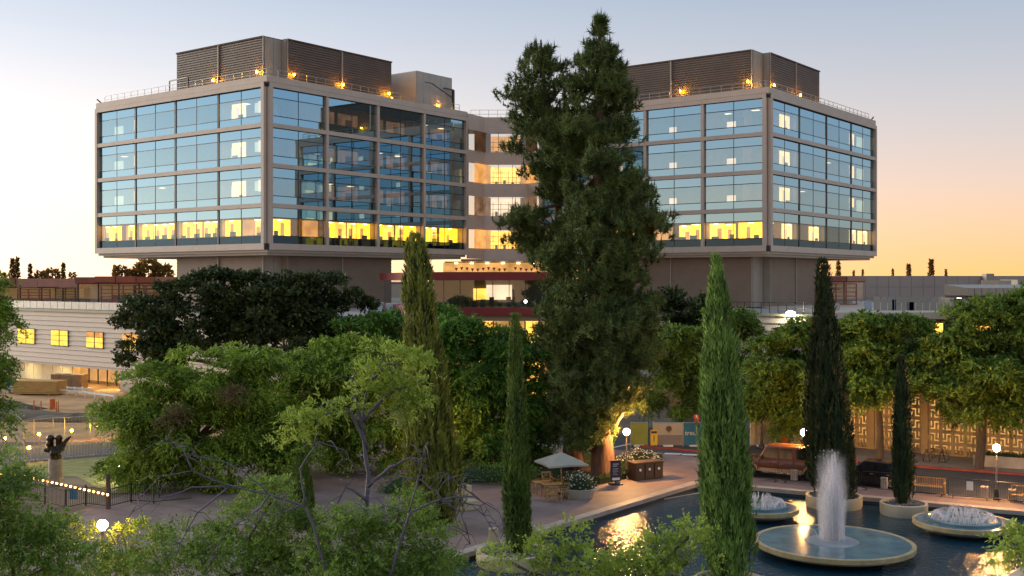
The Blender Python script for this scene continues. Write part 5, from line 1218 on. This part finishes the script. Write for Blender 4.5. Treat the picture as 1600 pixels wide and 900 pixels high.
def wheel(t, x, y, r, w_, rimm='chrome'):
    o = MB().lathe([(r*.6,-w_/2),(r*.93,-w_/2),(r,-w_*.36),(r,w_*.36),(r*.93,w_/2),(r*.6,w_/2)],28).build('wheel','tyre',t); o.rotation_euler = (R(90),0,0); o.location = (x,y,r); smooth_by_angle(o)
    k = MB().lathe([(r*.12,-w_*.52),(r*.62,-w_*.5),(r*.64,-w_*.4),(r*.64,w_*.4),(r*.62,w_*.5),(r*.12,w_*.52)],24).build('rim',rimm,o); smooth_by_angle(k)
    q = MB()
    for i in range(5):
        a = i*1.2566; q.bar((r*.14*math.cos(a),r*.14*math.sin(a),-w_*.54),(r*.56*math.cos(a),r*.56*math.sin(a),-w_*.54),r*.14,.03); q.bar((r*.14*math.cos(a),r*.14*math.sin(a),w_*.54),(r*.56*math.cos(a),r*.56*math.sin(a),w_*.54),r*.14,.03)
    q.build('spokes','tyre',o); return o
# concrete mixer behind the hoarding
p = Vector((PX(1047,112),112,1.6)); t = thing('mixer_truck', 'concrete mixer truck with green drum behind the hoarding', 'truck', p, R(8))
o = MB().lathe([(.35,-1.9),(.75,-1.5),(1.15,-.3),(1.2,.4),(.9,1.4),(.55,1.7)],24).build('drum','mixer_green',t); o.rotation_euler = (0,R(78),0); o.location = (0,0,2.1); smooth_by_angle(o)
MB().box(-3.2,3.4,-.5,.5,.75,1.0).build('chassis','post_black',t); o = MB().box(-3.6,-2.1,-1.1,1.1,.8,2.6).build('cab','white_paint',t); bevel(o,.15,3)
MB().box(-3.62,-3.58,-.9,.9,1.7,2.4).build('windscreen','car_glass',t); q = MB(); q.bar((1.9,0,2.6),(2.8,0,1.4),.35,.15); q.build('chute','galv',t)
for x in (-2.8,.9,2.1):
    for s_ in (-1,1): wheel(t, x, s_*1.0, .5, .3)
MB().box(-4,4,-1.6,1.6,-1.6,-.001).build('earth_ramp','site_dirt',t)

# ---------------------------------------------------------------- vehicles on the street
def loft(sections, name, m, parent):
    "sections: rings of the same point count"
    q = MB(); n = len(sections[0])
    vs = [v for s_ in sections for v in s_]; fs = [(i*n+k, i*n+(k+1)%n, (i+1)*n+(k+1)%n, (i+1)*n+k) for i in range(len(sections)-1) for k in range(n)]
    fs += [tuple(range(n))[::-1], tuple(range((len(sections)-1)*n, len(sections)*n))]
    q.add(vs, fs); o = q.build(name, m, parent); return o
def side_body(t, name, m, low, up, half, crown=.06, tuck=.08):
    "body from a side profile: low and up are lists of (x,z) of equal count"
    secs = []
    for (xl,zl),(xu,zu) in zip(low, up):
        hgt = zu-zl
        secs.append([(xl,-half+tuck,zl),(xl,half-tuck,zl),(xl,half,zl+hgt*.3),(xu,half-.01,zl+hgt*.7),(xu,half-.1,zu),(xu,0,zu+crown),(xu,-half+.1,zu),(xu,-half+.01,zl+hgt*.7),(xl,-half,zl+hgt*.3)])
    o = loft(secs, name, m, t); smooth_by_angle(o, 40); return o
def vehicle(name, label, p, rz, spec):
    t = thing(name, label, spec['cat'], p, rz)
    side_body(t, 'body', spec['paint'], spec['low'], spec['up'], spec['half'])
    g = spec['green']; secs = []
    hw0, hw1 = spec['half']-.06, spec['half']-spec.get('tum',.24)
    (xa,za),(xb,zb),(xc,zc),(xd,zd) = g                       # base front, roof front, roof rear, base rear
    q = MB(); q.add([(xa,-hw0,za),(xb,-hw1,zb),(xc,-hw1,zc),(xd,-hw0,zd),(xa,hw0,za),(xb,hw1,zb),(xc,hw1,zc),(xd,hw0,zd)],[(3,2,1,0),(4,5,6,7),(0,1,5,4),(1,2,6,5),(2,3,7,6)]); o = q.build('cabin', spec['paint'], t); bevel(o,.06,3)
    # windows follow the slanted sides
    def pt(x, f, s_): return (x, s_*(hw0+(hw1-hw0)*f+.012), za+(zb-za)*f)
    for s_ in (-1,1):
        for (x0,x1,x2,x3) in spec['win']:
            a, b, c, d = pt(x0,.12,s_), pt(x1,.86,s_), pt(x2,.86,s_), pt(x3,.12,s_)
            MB().quad(*( (a,d,c,b) if s_ < 0 else (a,b,c,d))).build('side_window','car_glass',t)
    def fr(x0,z0,x1,z1,f0,f1,off):
        a0, a1 = Vector((x0+(x1-x0)*f0,0,z0+(z1-z0)*f0)), Vector((x0+(x1-x0)*f1,0,z0+(z1-z0)*f1)); w0, w1 = hw0+(hw1-hw0)*f0-.1, hw0+(hw1-hw0)*f1-.08
        return MB().quad((a0.x+off,-w0,a0.z+.01),(a0.x+off,w0,a0.z+.01),(a1.x+off,w1,a1.z+.01),(a1.x+off,-w1,a1.z+.01))
    fr(xa,za,xb,zb,.1,.88,-.02).build('windscreen','car_glass',t); fr(xd,zd,xc,zc,.12,.85,.02).build('rear_window','car_glass',t)
    for x in spec['wheels']:
        for s_ in (-1,1): wheel(t, x, s_*(spec['half']-.1), spec['r'], .24)
    for x in spec['wheels']:
        for s_ in (-1,1):
            q = MB(); r_ = spec['r']*1.16; hf = spec['half']+.015
            for i in range(12):
                a0, a1 = math.pi*i/12, math.pi*(i+1)/12
                q.quad((x+r_*math.cos(a0),s_*hf,spec['r']+r_*math.sin(a0)),(x+r_*math.cos(a1),s_*hf,spec['r']+r_*math.sin(a1)),(x+r_*1.16*math.cos(a1),s_*hf,spec['r']+r_*1.16*math.sin(a1)),(x+r_*1.16*math.cos(a0),s_*hf,spec['r']+r_*1.16*math.sin(a0)))
                q.quad((x+r_*.2*math.cos(a0),s_*(hf-.004),spec['r']+r_*.2*math.sin(a0)),(x+r_*.2*math.cos(a1),s_*(hf-.004),spec['r']+r_*.2*math.sin(a1)),(x+r_*math.cos(a1),s_*(hf-.004),spec['r']+r_*math.sin(a1)),(x+r_*math.cos(a0),s_*(hf-.004),spec['r']+r_*math.sin(a0))) if False else None
            q.build('wheel_arch', spec['arch'], t)
    f = spec['low'][0][0]; e = spec['low'][-1][0]
    for s_ in (-1,1):
        MB().box(f-.03,f+.08,s_*(spec['half']-.3)-.15,s_*(spec['half']-.3)+.15,spec['lz'],spec['lz']+.2).build('headlight','white_paint',t)
        MB().box(e-.06,e+.03,s_*(spec['half']-.16)-.1,s_*(spec['half']-.16)+.1,spec['lz']+.05,spec['lz']+.38).build('tail_light','tail_red',t)
        o = MB().box(xa+.15,xa+.3,s_*(spec['half']+.12)-.1,s_*(spec['half']+.12)+.1,za+.02,za+.22).build('mirror',spec['paint'],t); bevel(o,.03)
        for x in spec['seams']: MB().box(x-.012,x+.012,s_*(spec['half']-.002)-.006,s_*(spec['half']-.002)+.006,spec['low'][2][1]+.1,za).build('door_seam','tyre',t)
        for x in spec['handles']: MB().box(x-.1,x+.1,s_*(spec['half']+.015)-.012,s_*(spec['half']+.015)+.012,za-.16,za-.12).build('door_handle','chrome',t)
        MB().box(spec['wheels'][0]+spec['r']*1.4,spec['wheels'][1]-spec['r']*1.4,s_*(spec['half']-.03)-.02,s_*(spec['half']-.03)+.02,spec['low'][2][1]-.02,spec['low'][2][1]+.2).build('side_step',spec['arch'],t)
    MB().box(f-.12,f+.02,-spec['half']+.05,spec['half']-.05,.42,.66).build('bumper',spec['bump'],t); MB().box(e-.02,e+.12,-spec['half']+.05,spec['half']-.05,.42,.64).build('bumper',spec['bump'],t)
    return t
hd = math.atan2(-Wd.y,-Wd.x)                                # vehicles face left along the street: local -x is the front
vehicle('pickup_truck', 'brown crew-cab pickup with tan trim and a canopy over its bed', Q(3.9,4.75)+Vector((0,0,-.008)), hd, dict(cat='truck', paint='truck_paint', half=1.02, r=.42, tum=.13,
    low=[(-3.0,.55),(-2.6,.48),(-1.5,.45),(.5,.45),(2.2,.5),(3.0,.6)], up=[(-2.95,1.05),(-2.6,1.16),(-1.5,1.2),(.5,1.2),(2.2,1.2),(2.98,1.2)],
    green=[(-1.45,1.2),(-.95,2.02),(2.86,2.02),(2.97,1.2)], win=[(-1.26,-.86,-.2,-.22),(-.08,-.05,.68,.72),(.95,.95,1.72,1.74),(1.82,1.82,2.62,2.7)], wheels=(-2.0,1.95), seams=(-1.35,-.15,.82), handles=(-.4,.6), lz=.75, arch='tan_paint', bump='chrome'))
vehicle('parked_car', 'black compact car parked behind the dark cypress pair', Q(9.3,4.5)+Vector((0,0,-.008)), hd, dict(cat='car', paint='black_paint', half=.9, r=.35,
    low=[(-2.15,.4),(-1.8,.32),(-1.0,.3),(.8,.3),(1.7,.34),(2.1,.45)], up=[(-2.05,.72),(-1.7,.9),(-1.0,.98),(.8,1.02),(1.7,1.05),(2.05,1.0)],
    green=[(-1.15,.97),(-.35,1.55),(1.3,1.52),(2.0,1.02)], win=[(-.8,-.3,.28,.3),(.4,.38,1.05,1.25),(1.35,1.12,1.25,1.6)], wheels=(-1.35,1.3), seams=(-.85,.35), handles=(.15,1.1), lz=.6, arch='black_paint', bump='black_paint'))

# ---------------------------------------------------------------- promenade: barriers, bollards, benches
def barrier(p, rz, label, group='crowd barriers', L=2.3, plate=False):
    t = thing('crowd_barrier', label, 'barrier', p, rz, group)
    q = MB(); pts = [(-L/2,0,.12),(-L/2,0,.98),(-L/2+.12,0,1.1),(L/2-.12,0,1.1),(L/2,0,.98),(L/2,0,.12)]; q.tube(pts+[pts[0]],.022,6,False); q.build('frame','galv' if group != 'crowd barriers' else 'post_black',t)
    q = MB()
    for i in range(1,20): x = -L/2 + L*i/20; q.bar((x,0,.13),(x,0,1.09),.014)
    o = q.build('bars','galv' if group != 'crowd barriers' else 'post_black',t); o['kind'] = 'stuff'
    for s_ in (-1,1): MB().bar((s_*(L/2-.25),-.3,.02),(s_*(L/2-.25),.3,.02),.05,.03).build('foot','post_black',t); MB().bar((s_*(L/2-.25),0,.02),(s_*(L/2-.25),0,.14),.04).build('stub','post_black',t)
    if plate: MB().box(-.18,.18,-.05,-.03,.5,1.0).build('notice_plate','white_paint',t)
    return t
for i in range(11):
    s_ = 3.0 + i*2.42; p = Q(s_,2.55); p.z = .03
    barrier(p, hd + random.uniform(-.03,.03), 'black crowd barrier on the promenade, %s counted from the truck%s' % (ORD[i], ', with a white notice plate' if i in (5,7) else ''), plate=i in (5,7))
for px, py, lb in ((1241,750,'concrete bollard in front of the truck'),(1382,763,'concrete bollard left of the slim dark cypress'),(1425,767,'concrete bollard half behind the slim dark cypress'),(1538,778,'concrete bollard just left of the right-hand globe lamp'),(1582,783,'concrete bollard just right of the right-hand globe lamp')):
    p = G(px,py,.03); t = thing('bollard', lb, 'bollard', p, hd, 'concrete bollards'); o = MB().box(-.19,.19,-.19,.19,0,.5).build('shaft','concrete',t); bevel(o,.02); o = MB().box(-.2,.2,-.2,.2,.52,.66).build('cap','concrete',t); bevel(o,.03); MB().box(-.16,.16,-.16,.16,.5,.52).build('neck','concrete',t)
def bench(p, rz, label):
    t = thing('park_bench', label, 'bench', p, rz, 'slatted benches on the promenade')
    for i in range(5): MB().box(-.85,.85,-.25+i*.1,-.25+i*.1+.08,.42,.45).build('seat_slat','teak',t)
    for i in range(17): MB().bar((-.78+i*.0975,.27,.5),(-.78+i*.0975,.33,.86),.05,.015).build('back_slat','teak',t)
    MB().bar((-.87,.335,.9),(.87,.335,.9),.05,.08).build('top_rail','teak',t); MB().bar((-.87,.265,.49),(.87,.265,.49),.04,.06).build('lower_rail','teak',t)
    for s_ in (-1,1):
        MB().box(s_*.85-.03,s_*.85+.03,-.28,-.22,0,.64).build('leg','teak',t); MB().bar((s_*.85,.25,0),(s_*.85,.34,.92),.06).build('leg','teak',t); MB().box(s_*.85-.035,s_*.85+.035,-.3,.3,.64,.67).build('armrest','teak',t)
    return t
bench(G(1451,771,.03), hd, 'teak bench on the promenade right of the slim dark cypress'); bench(G(1606,787,.03), hd, 'teak bench cut by the right picture edge')

# ---------------------------------------------------------------- pierced concrete screen wall, bike stand, planter box
P0 = G(1341,700,.125); dW = (G(1512,715,.125)-P0).normalized(); angW = math.atan2(dW.y,dW.x)
t = thing('pierced_wall', 'pierced cream concrete block wall lit from behind', 'wall', P0, angW)
bs = .82; cell = bs/7
solid = np.ones((7,7),int)
for (r0,r1,c0,c1) in ((1,2,1,4),(1,4,5,6),(5,6,3,6),(3,6,1,2),(3,4,3,4),(2,3,3,4),(4,5,3,4)): solid[r0:r1,c0:c1] = 0
mb_ = MB()
for r_ in range(7):
    c0 = 0
    while c0 < 7:
        if solid[r_,c0]:
            c1 = c0
            while c1 < 7 and solid[r_,c1]: c1 += 1
            mb_.box(c0*cell+.003,c1*cell-.003,0,.16,r_*cell,(r_+1)*cell+.0005); c0 = c1
        else: c0 += 1
bme = mb_.mesh('screen_block'); bme.materials.append(M['screen_block']); x = -2.6; nb = 0; col_i = 0
while x < 16:
    if col_i % 5 == 4:
        MB().box(x+.02,x+.48,-.08,.25,0,4.2).build('pier','screen_block',t); x += .5
    else:
        for r_ in range(5):
            o = obj('screen_block', bme, None, t); o.location = (x, random.uniform(-.008,.008), .02+r_*(bs+.005))
            if (col_i + r_) % 2: o.location.x += bs; o.scale = (-1,1,1)
        x += bs+.006
    col_i += 1
MB().box(-2.7,16,-.1,.3,4.2,4.8).build('beam','screen_block',t); emit('lit_screen', (1,.5,.14), .42, .4, .7); MB().box(-2.7,16,3.0,3.1,0,4.2).build('lit_wall','lit_screen',t); MB().box(-2.7,16,.3,6,4.5,4.7).build('ceiling','interior',t)
MB().box(-2.7,16,.18,3,-.1,.01).build('floor','pavement',t)
p = G(1445,721,.125)
for i, dx in enumerate((-.9,.1,1.1)):
    q = p - Wd*dx; t = thing('bike_stand', 'black triangular bike stand by the pierced wall, %s from the left' % ORD[i], 'bike stand', q, hd+R(60), 'bike stands')
    MB().tube([(-.35,0,0),(-.05,0,.85),(.05,0,.85),(.35,0,0)],.025,6).build('hoop','post_black',t); MB().bar((-.25,0,.3),(.25,0,.3),.03).build('crossbar','post_black',t)
q = p - Wd*.7 + Vector((0,0,0)); t = thing('bicycle', 'dark bicycle locked at the bike stands', 'bicycle', q, hd+R(20))
for x in (-.52,.52):
    q_ = MB(); q_.tube([(.33*math.cos(a*.3927),0,.34+.33*math.sin(a*.3927)) for a in range(17)],.018,5,False); w_ = q_.build('wheel','tyre',t); w_.location = (x,0,0)
    q_ = MB()
    for i in range(8): q_.bar((0,0,.34),(.32*math.cos(i*.785),0,.34+.32*math.sin(i*.785)),.006)
    q_.build('spokes','galv',w_)
q_ = MB(); q_.tube([(-.52,0,.34),(-.15,0,.8),(.4,0,.82),(-.05,0,.32),(-.52,0,.34)],.018,6); q_.tube([(-.05,0,.32),(-.18,0,.9)],.018,6); q_.tube([(.52,0,.34),(.38,0,.95)],.018,6); q_.build('frame','post_black',t)
MB().box(-.32,-.05,-.06,.06,.9,.95).build('saddle','tyre',t); MB().tube([(.36,-.25,.98),(.4,0,.96),(.36,.25,.98)],.015,6).build('handlebar','post_black',t)
p = G(1572,731,.125); t = thing('planter_box', 'long pale concrete planter box at the right edge', 'planter', p, hd)
m = MB(); m.box(-2.0,2.6,-.1,.08,0,.72); m.box(-2.0,2.6,1.6,1.78,0,.72); m.box(-2.0,-1.82,.08,1.6,0,.72); m.box(2.42,2.6,.08,1.6,0,.72); m.build('box','concrete',t); MB().box(-1.82,2.42,.08,1.6,0,.6).build('soil','mulch',t)
n = 500; c = np.stack([rng.uniform(-1.8,2.4,n),rng.uniform(.1,1.58,n),np.full(n,.6)],1); d = unit(np.array([0,0,1.])+rng.normal(size=(n,3))*.4); obj('plants', np_mesh('plants', kites(c,d,rdir(n),rng.uniform(.15,.4,n),np.full(n,.06)),4,['hedge_leaf']), None, t)

# ---------------------------------------------------------------- left: statue, lawn fences, string of lights, site clutter
p = G(87,757); t = thing('statue', 'dark bronze abstract figure on a round stone plinth on the lawn', 'statue', p)
o = MB().lathe([(.5,0),(.5,.1),(.44,.2),(.42,1.5),(.38,1.56),(.1,1.57)],28).build('plinth','plinth',t); smooth_by_angle(o)
q = MB(); q.tube([(0,0,1.45),(0,0,1.75),(-.05,0,2.1)],[.36,.34,.3],12)
for pts, r_ in (([(-.1,0,2.0),(-.32,0,2.3),(-.3,-.05,2.75)],[.22,.2,.19]),([(.1,0,2.0),(.18,.05,2.4),(.2,0,2.75)],[.22,.19,.18]),([(.1,0,2.0),(.5,0,2.2),(.55,0,2.6)],[.18,.13,.12]),([(.5,0,2.5),(.7,0,2.75),(.95,0,2.95)],[.12,.12,.05]),([(-.2,0,2.05),(-.55,-.05,2.1),(-.68,-.05,2.08)],[.16,.13,.12]),([(-.1,-.15,1.9),(.25,-.25,2.0),(.5,-.15,2.3)],[.16,.14,.1])): q.tube(pts,r_,10)
for c,r_ in (((-.3,-.05,2.82),.24),((.2,0,2.82),.22),((-.35,-.2,2.5),.16),((.42,0,2.25),.17),((-.05,-.25,1.95),.2)): q.ball(c,r_,12,8)
o = q.build('figure','bronze',t,True); rm = o.modifiers.new('fuse','REMESH'); rm.mode = 'VOXEL'; rm.voxel_size = .045; rm.use_smooth_shade = True
for i, (a, b) in enumerate(((-60,14),(14,62),(62,108),(108,156),(156,205))):
    pa, pb = G(a,731-(a+60)*.085), G(b,731-(b+60)*.085); d = pb-pa
    barrier((pa+pb)/2, math.atan2(d.y,d.x), 'galvanised barrier along the drive behind the statue, %s from the left edge' % ORD[i], 'barriers along the drive', d.length-.06)
emit('bulb_amber', (1,.5,.012), 150)
for px, py, h_, lb in ((8,705,.85,'leftmost'),(45,722,.9,'nearest the statue on the left side'),(61,698,.85,'behind the drive, left of the statue'),(112,692,.85,'just right of the statue top'),(157,687,.85,'beside the wide weeping tree')):
    p = G(px,py); t = thing('lamp_post', 'short amber lamp post at the drive, '+lb, 'lamp', p, 0, 'short amber lamps of the drive'); MB().lathe([(.07,0),(.05,.05),(.05,h_)],8).build('post','concrete',t); MB().ball((0,0,h_+.1),.1,10,6).build('lamp','bulb_amber',t)
p = G(188,752); t = thing('garden_light', 'low garden floodlight under the wide weeping tree at the lawn edge', 'lamp', p); MB().lathe([(.1,0),(.06,.05),(.05,.7),(.12,.75)],10).build('post','post_black',t); emit('garden', (1,.85,.45), 260); MB().ball((0,0,.85),.14,10,6).build('lamp','garden',t)
# chain fence of the site: posts and rails
emit('bulb_warm', (1,.4,.09), 9)
posts = [(-30,668),(14,672),(37,697),(53,694),(83,690),(101,690),(141,687),(180,684)]; prev = None
for i, (px,py) in enumerate(posts):
    p = G(px,py); t = thing('fence_section', 'thin steel site fence before the building site, %s section from the left' % ORD[i], 'fence', p, 0, 'steel site fence'); MB().tube([(0,0,0),(0,0,1.9)],.035,6).build('post','galv',t)
    if prev is not None:
        d = prev - p; MB().tube([(0,0,1.85),(d.x,d.y,1.85)],.02,5).build('rail','galv',t); MB().tube([(0,0,.15),(d.x,d.y,.15)],.02,5).build('rail','galv',t)
        q = MB(); nn = max(3,int(d.length/.25))
        for k in range(1,nn): q.bar((d.x*k/nn,d.y*k/nn,.15),(d.x*k/nn,d.y*k/nn,1.85),.006)
        for k in range(1,8): q.bar((0,0,.15+k*.21),(d.x,d.y,.15+k*.21),.006)
        o = q.build('mesh','galv',t); o['kind'] = 'stuff'
    prev = p
# front railing of the lawn with fairy lights
rl = [G(-40,775), G(70,788), G(103,797), G(134,790), G(170,795), G(205,786), G(240,788), G(300,782)]
for i in range(len(rl)-1):
    a, b = rl[i], rl[i+1]; d = b-a; t = thing('railing', 'dark iron railing along the lawn front, %s bay from the left' % ORD[i], 'railing', a, math.atan2(d.y,d.x), 'lawn railing'); L = d.length
    MB().bar((0,0,0),(0,0,1.15),.07).build('post','post_black',t); MB().bar((0,0,1.05),(L,0,1.05),.04).build('rail','post_black',t); MB().bar((0,0,.15),(L,0,.15),.04).build('rail','post_black',t)
    q = MB(); n = int(L/.14)
    for k in range(1,n): q.bar((L*k/n,0,.15),(L*k/n,0,1.05),.016)
    o = q.build('bars','post_black',t); o['kind'] = 'stuff'
p = G(169,796); o = MB().lathe([(.13,0),(.12,1.9),(.1,1.95)],10).build('timber_post','bark'); o.location = p; tag(o,'stout grey timber post at the end of the fairy lights','post')
fl = thing('fairy_lights', 'string of small glowing bulbs along the lawn front', 'lights', (0,0,0)); ca, cb = G(22,760,1.0)*1, G(168,773,1.0); pts = []
for i in range(24):
    f_ = i/23; px = 2+166*f_; py = 742+ (31*max(0,(px-30)/138) if px > 30 else 0)
    q_ = G(px,py,1.0); pts.append(q_); MB().ball(q_,.065,8,5).build('bulb','bulb_warm',fl)
MB().tube([p_+Vector((0,0,.06)) for p_ in pts],.012,4).build('wire','post_black',fl)
o = MB().box(-.22,.22,-.02,.02,.35,.95).build('notice','tarp_blue'); o.location = G(115,790); tag(o,'small blue notice on the lawn railing','sign')
# building-site clutter
def stack(name, label, px, py, L, Wt, n, th, mm, cat, rz=R(-8), part='board'):
    p = G(px,py); t = thing(name, label, cat, p, rz)
    for i in range(n):
        o = MB().box(-L/2,L/2,-Wt/2,Wt/2,.12+i*th+.012,.12+(i+1)*th).build(part,mm,t); o.location = (random.uniform(-.08,.08),random.uniform(-.05,.05),0)
    for x in (-L/3,L/3): MB().box(x-.06,x+.06,-Wt/2,Wt/2,0,.12).build('bearer','lumber',t)
    return t
stack('lumber_stack', 'stack of orange formwork boards on the building site', 62, 616, 5.0, 2.2, 7, .2, 'lumber', 'lumber')
stack('pipe_stack', 'low stack of grey-white sheets left of the formwork boards', 35, 614, 3.4, 1.6, 4, .14, 'crate_white', 'sheets', part='sheet')
for px, py, w_, h_, lb in ((98,606,2.2,1.6,'left brown carton stack before the glazed front'),(116,607,2.6,1.6,'right brown carton stack before the glazed front')):
    p = G(px,py); t = thing('carton_stack', lb, 'cartons', p, R(-8))
    for i in range(2):
        for j in range(2): o = MB().box(-w_/2+i*w_/2+.02,-w_/2+(i+1)*w_/2-.02,-.7,.7,j*h_/2+.01,(j+1)*h_/2).build('carton','cardboard',t)
for i, (a, b, ya, yb) in enumerate(((64,118,615,619),(118,178,619,627),(92,140,612,616))):
    pa, pb = G(a,ya), G(b,yb); d = pb-pa; t = thing('board_rail', 'white board rail on short posts across the site, %s' % ('left run','long right run','rear run')[i], 'rail', pa, math.atan2(d.y,d.x)); MB().bar((0,0,.55),(d.length,0,.55),.06,.18).build('board','white_paint',t)
    for k in range(5): MB().bar((d.length*k/4,.05,0),(d.length*k/4,.05,.7),.09).build('post','white_paint',t)
for i, (px,py) in enumerate(((53,642),(64,644),(80,640),(88,645),(91,643))):
    p = G(px,py); o = MB().lathe([(.16,0),(.16,.05),(.06,.06),(.05,1.0),(.03,1.05)],10).build('marker_post','orange_paint_lamplight'); o.location = p; tag(o,'orange delineator post on the site, %s from the left' % ORD[i],'post','orange delineators')
p = G(65,640); o = MB().lathe([(.28,0),(.28,.9),(.24,.95)],14).build('barrel','orange_paint_lamplight'); o.location = (p.x+.6,p.y+1,0); tag(o,'dull orange barrel among the delineator posts','barrel')
for i,(px,py,rx,h_) in enumerate(((20,652,6,.7),(120,655,5,.5),(-10,640,5,.9))):
    p = G(px,py); q = MB()
    nn = 16
    for a in range(nn):
        for b in range(6): pass
    q.lathe([(rx,-.05),(rx*.8,h_*.35),(rx*.45,h_*.8),(rx*.12,h_),(.05,h_)],18)
    for k in range(len(q.v)): v = q.v[k]; q.v[k] = (v[0]*random.uniform(.85,1.15), v[1]*.5*random.uniform(.85,1.15), v[2]*random.uniform(.8,1.2))
    o = q.build('earth_heap','dirt',None,True); o.location = p; tag(o,('low earth heap at the left edge of the site','dark earth heap right of the delineators','higher earth heap beyond the left edge')[i],'heap')
p = G(10,606); o = MB().box(-1.6,1.6,-.6,.6,0,.9).build('tarp_load','tarp_blue'); o.location = p; bevel(o,.15,3); tag(o,'blue tarpaulined load on the ground at the left edge of the site','load')
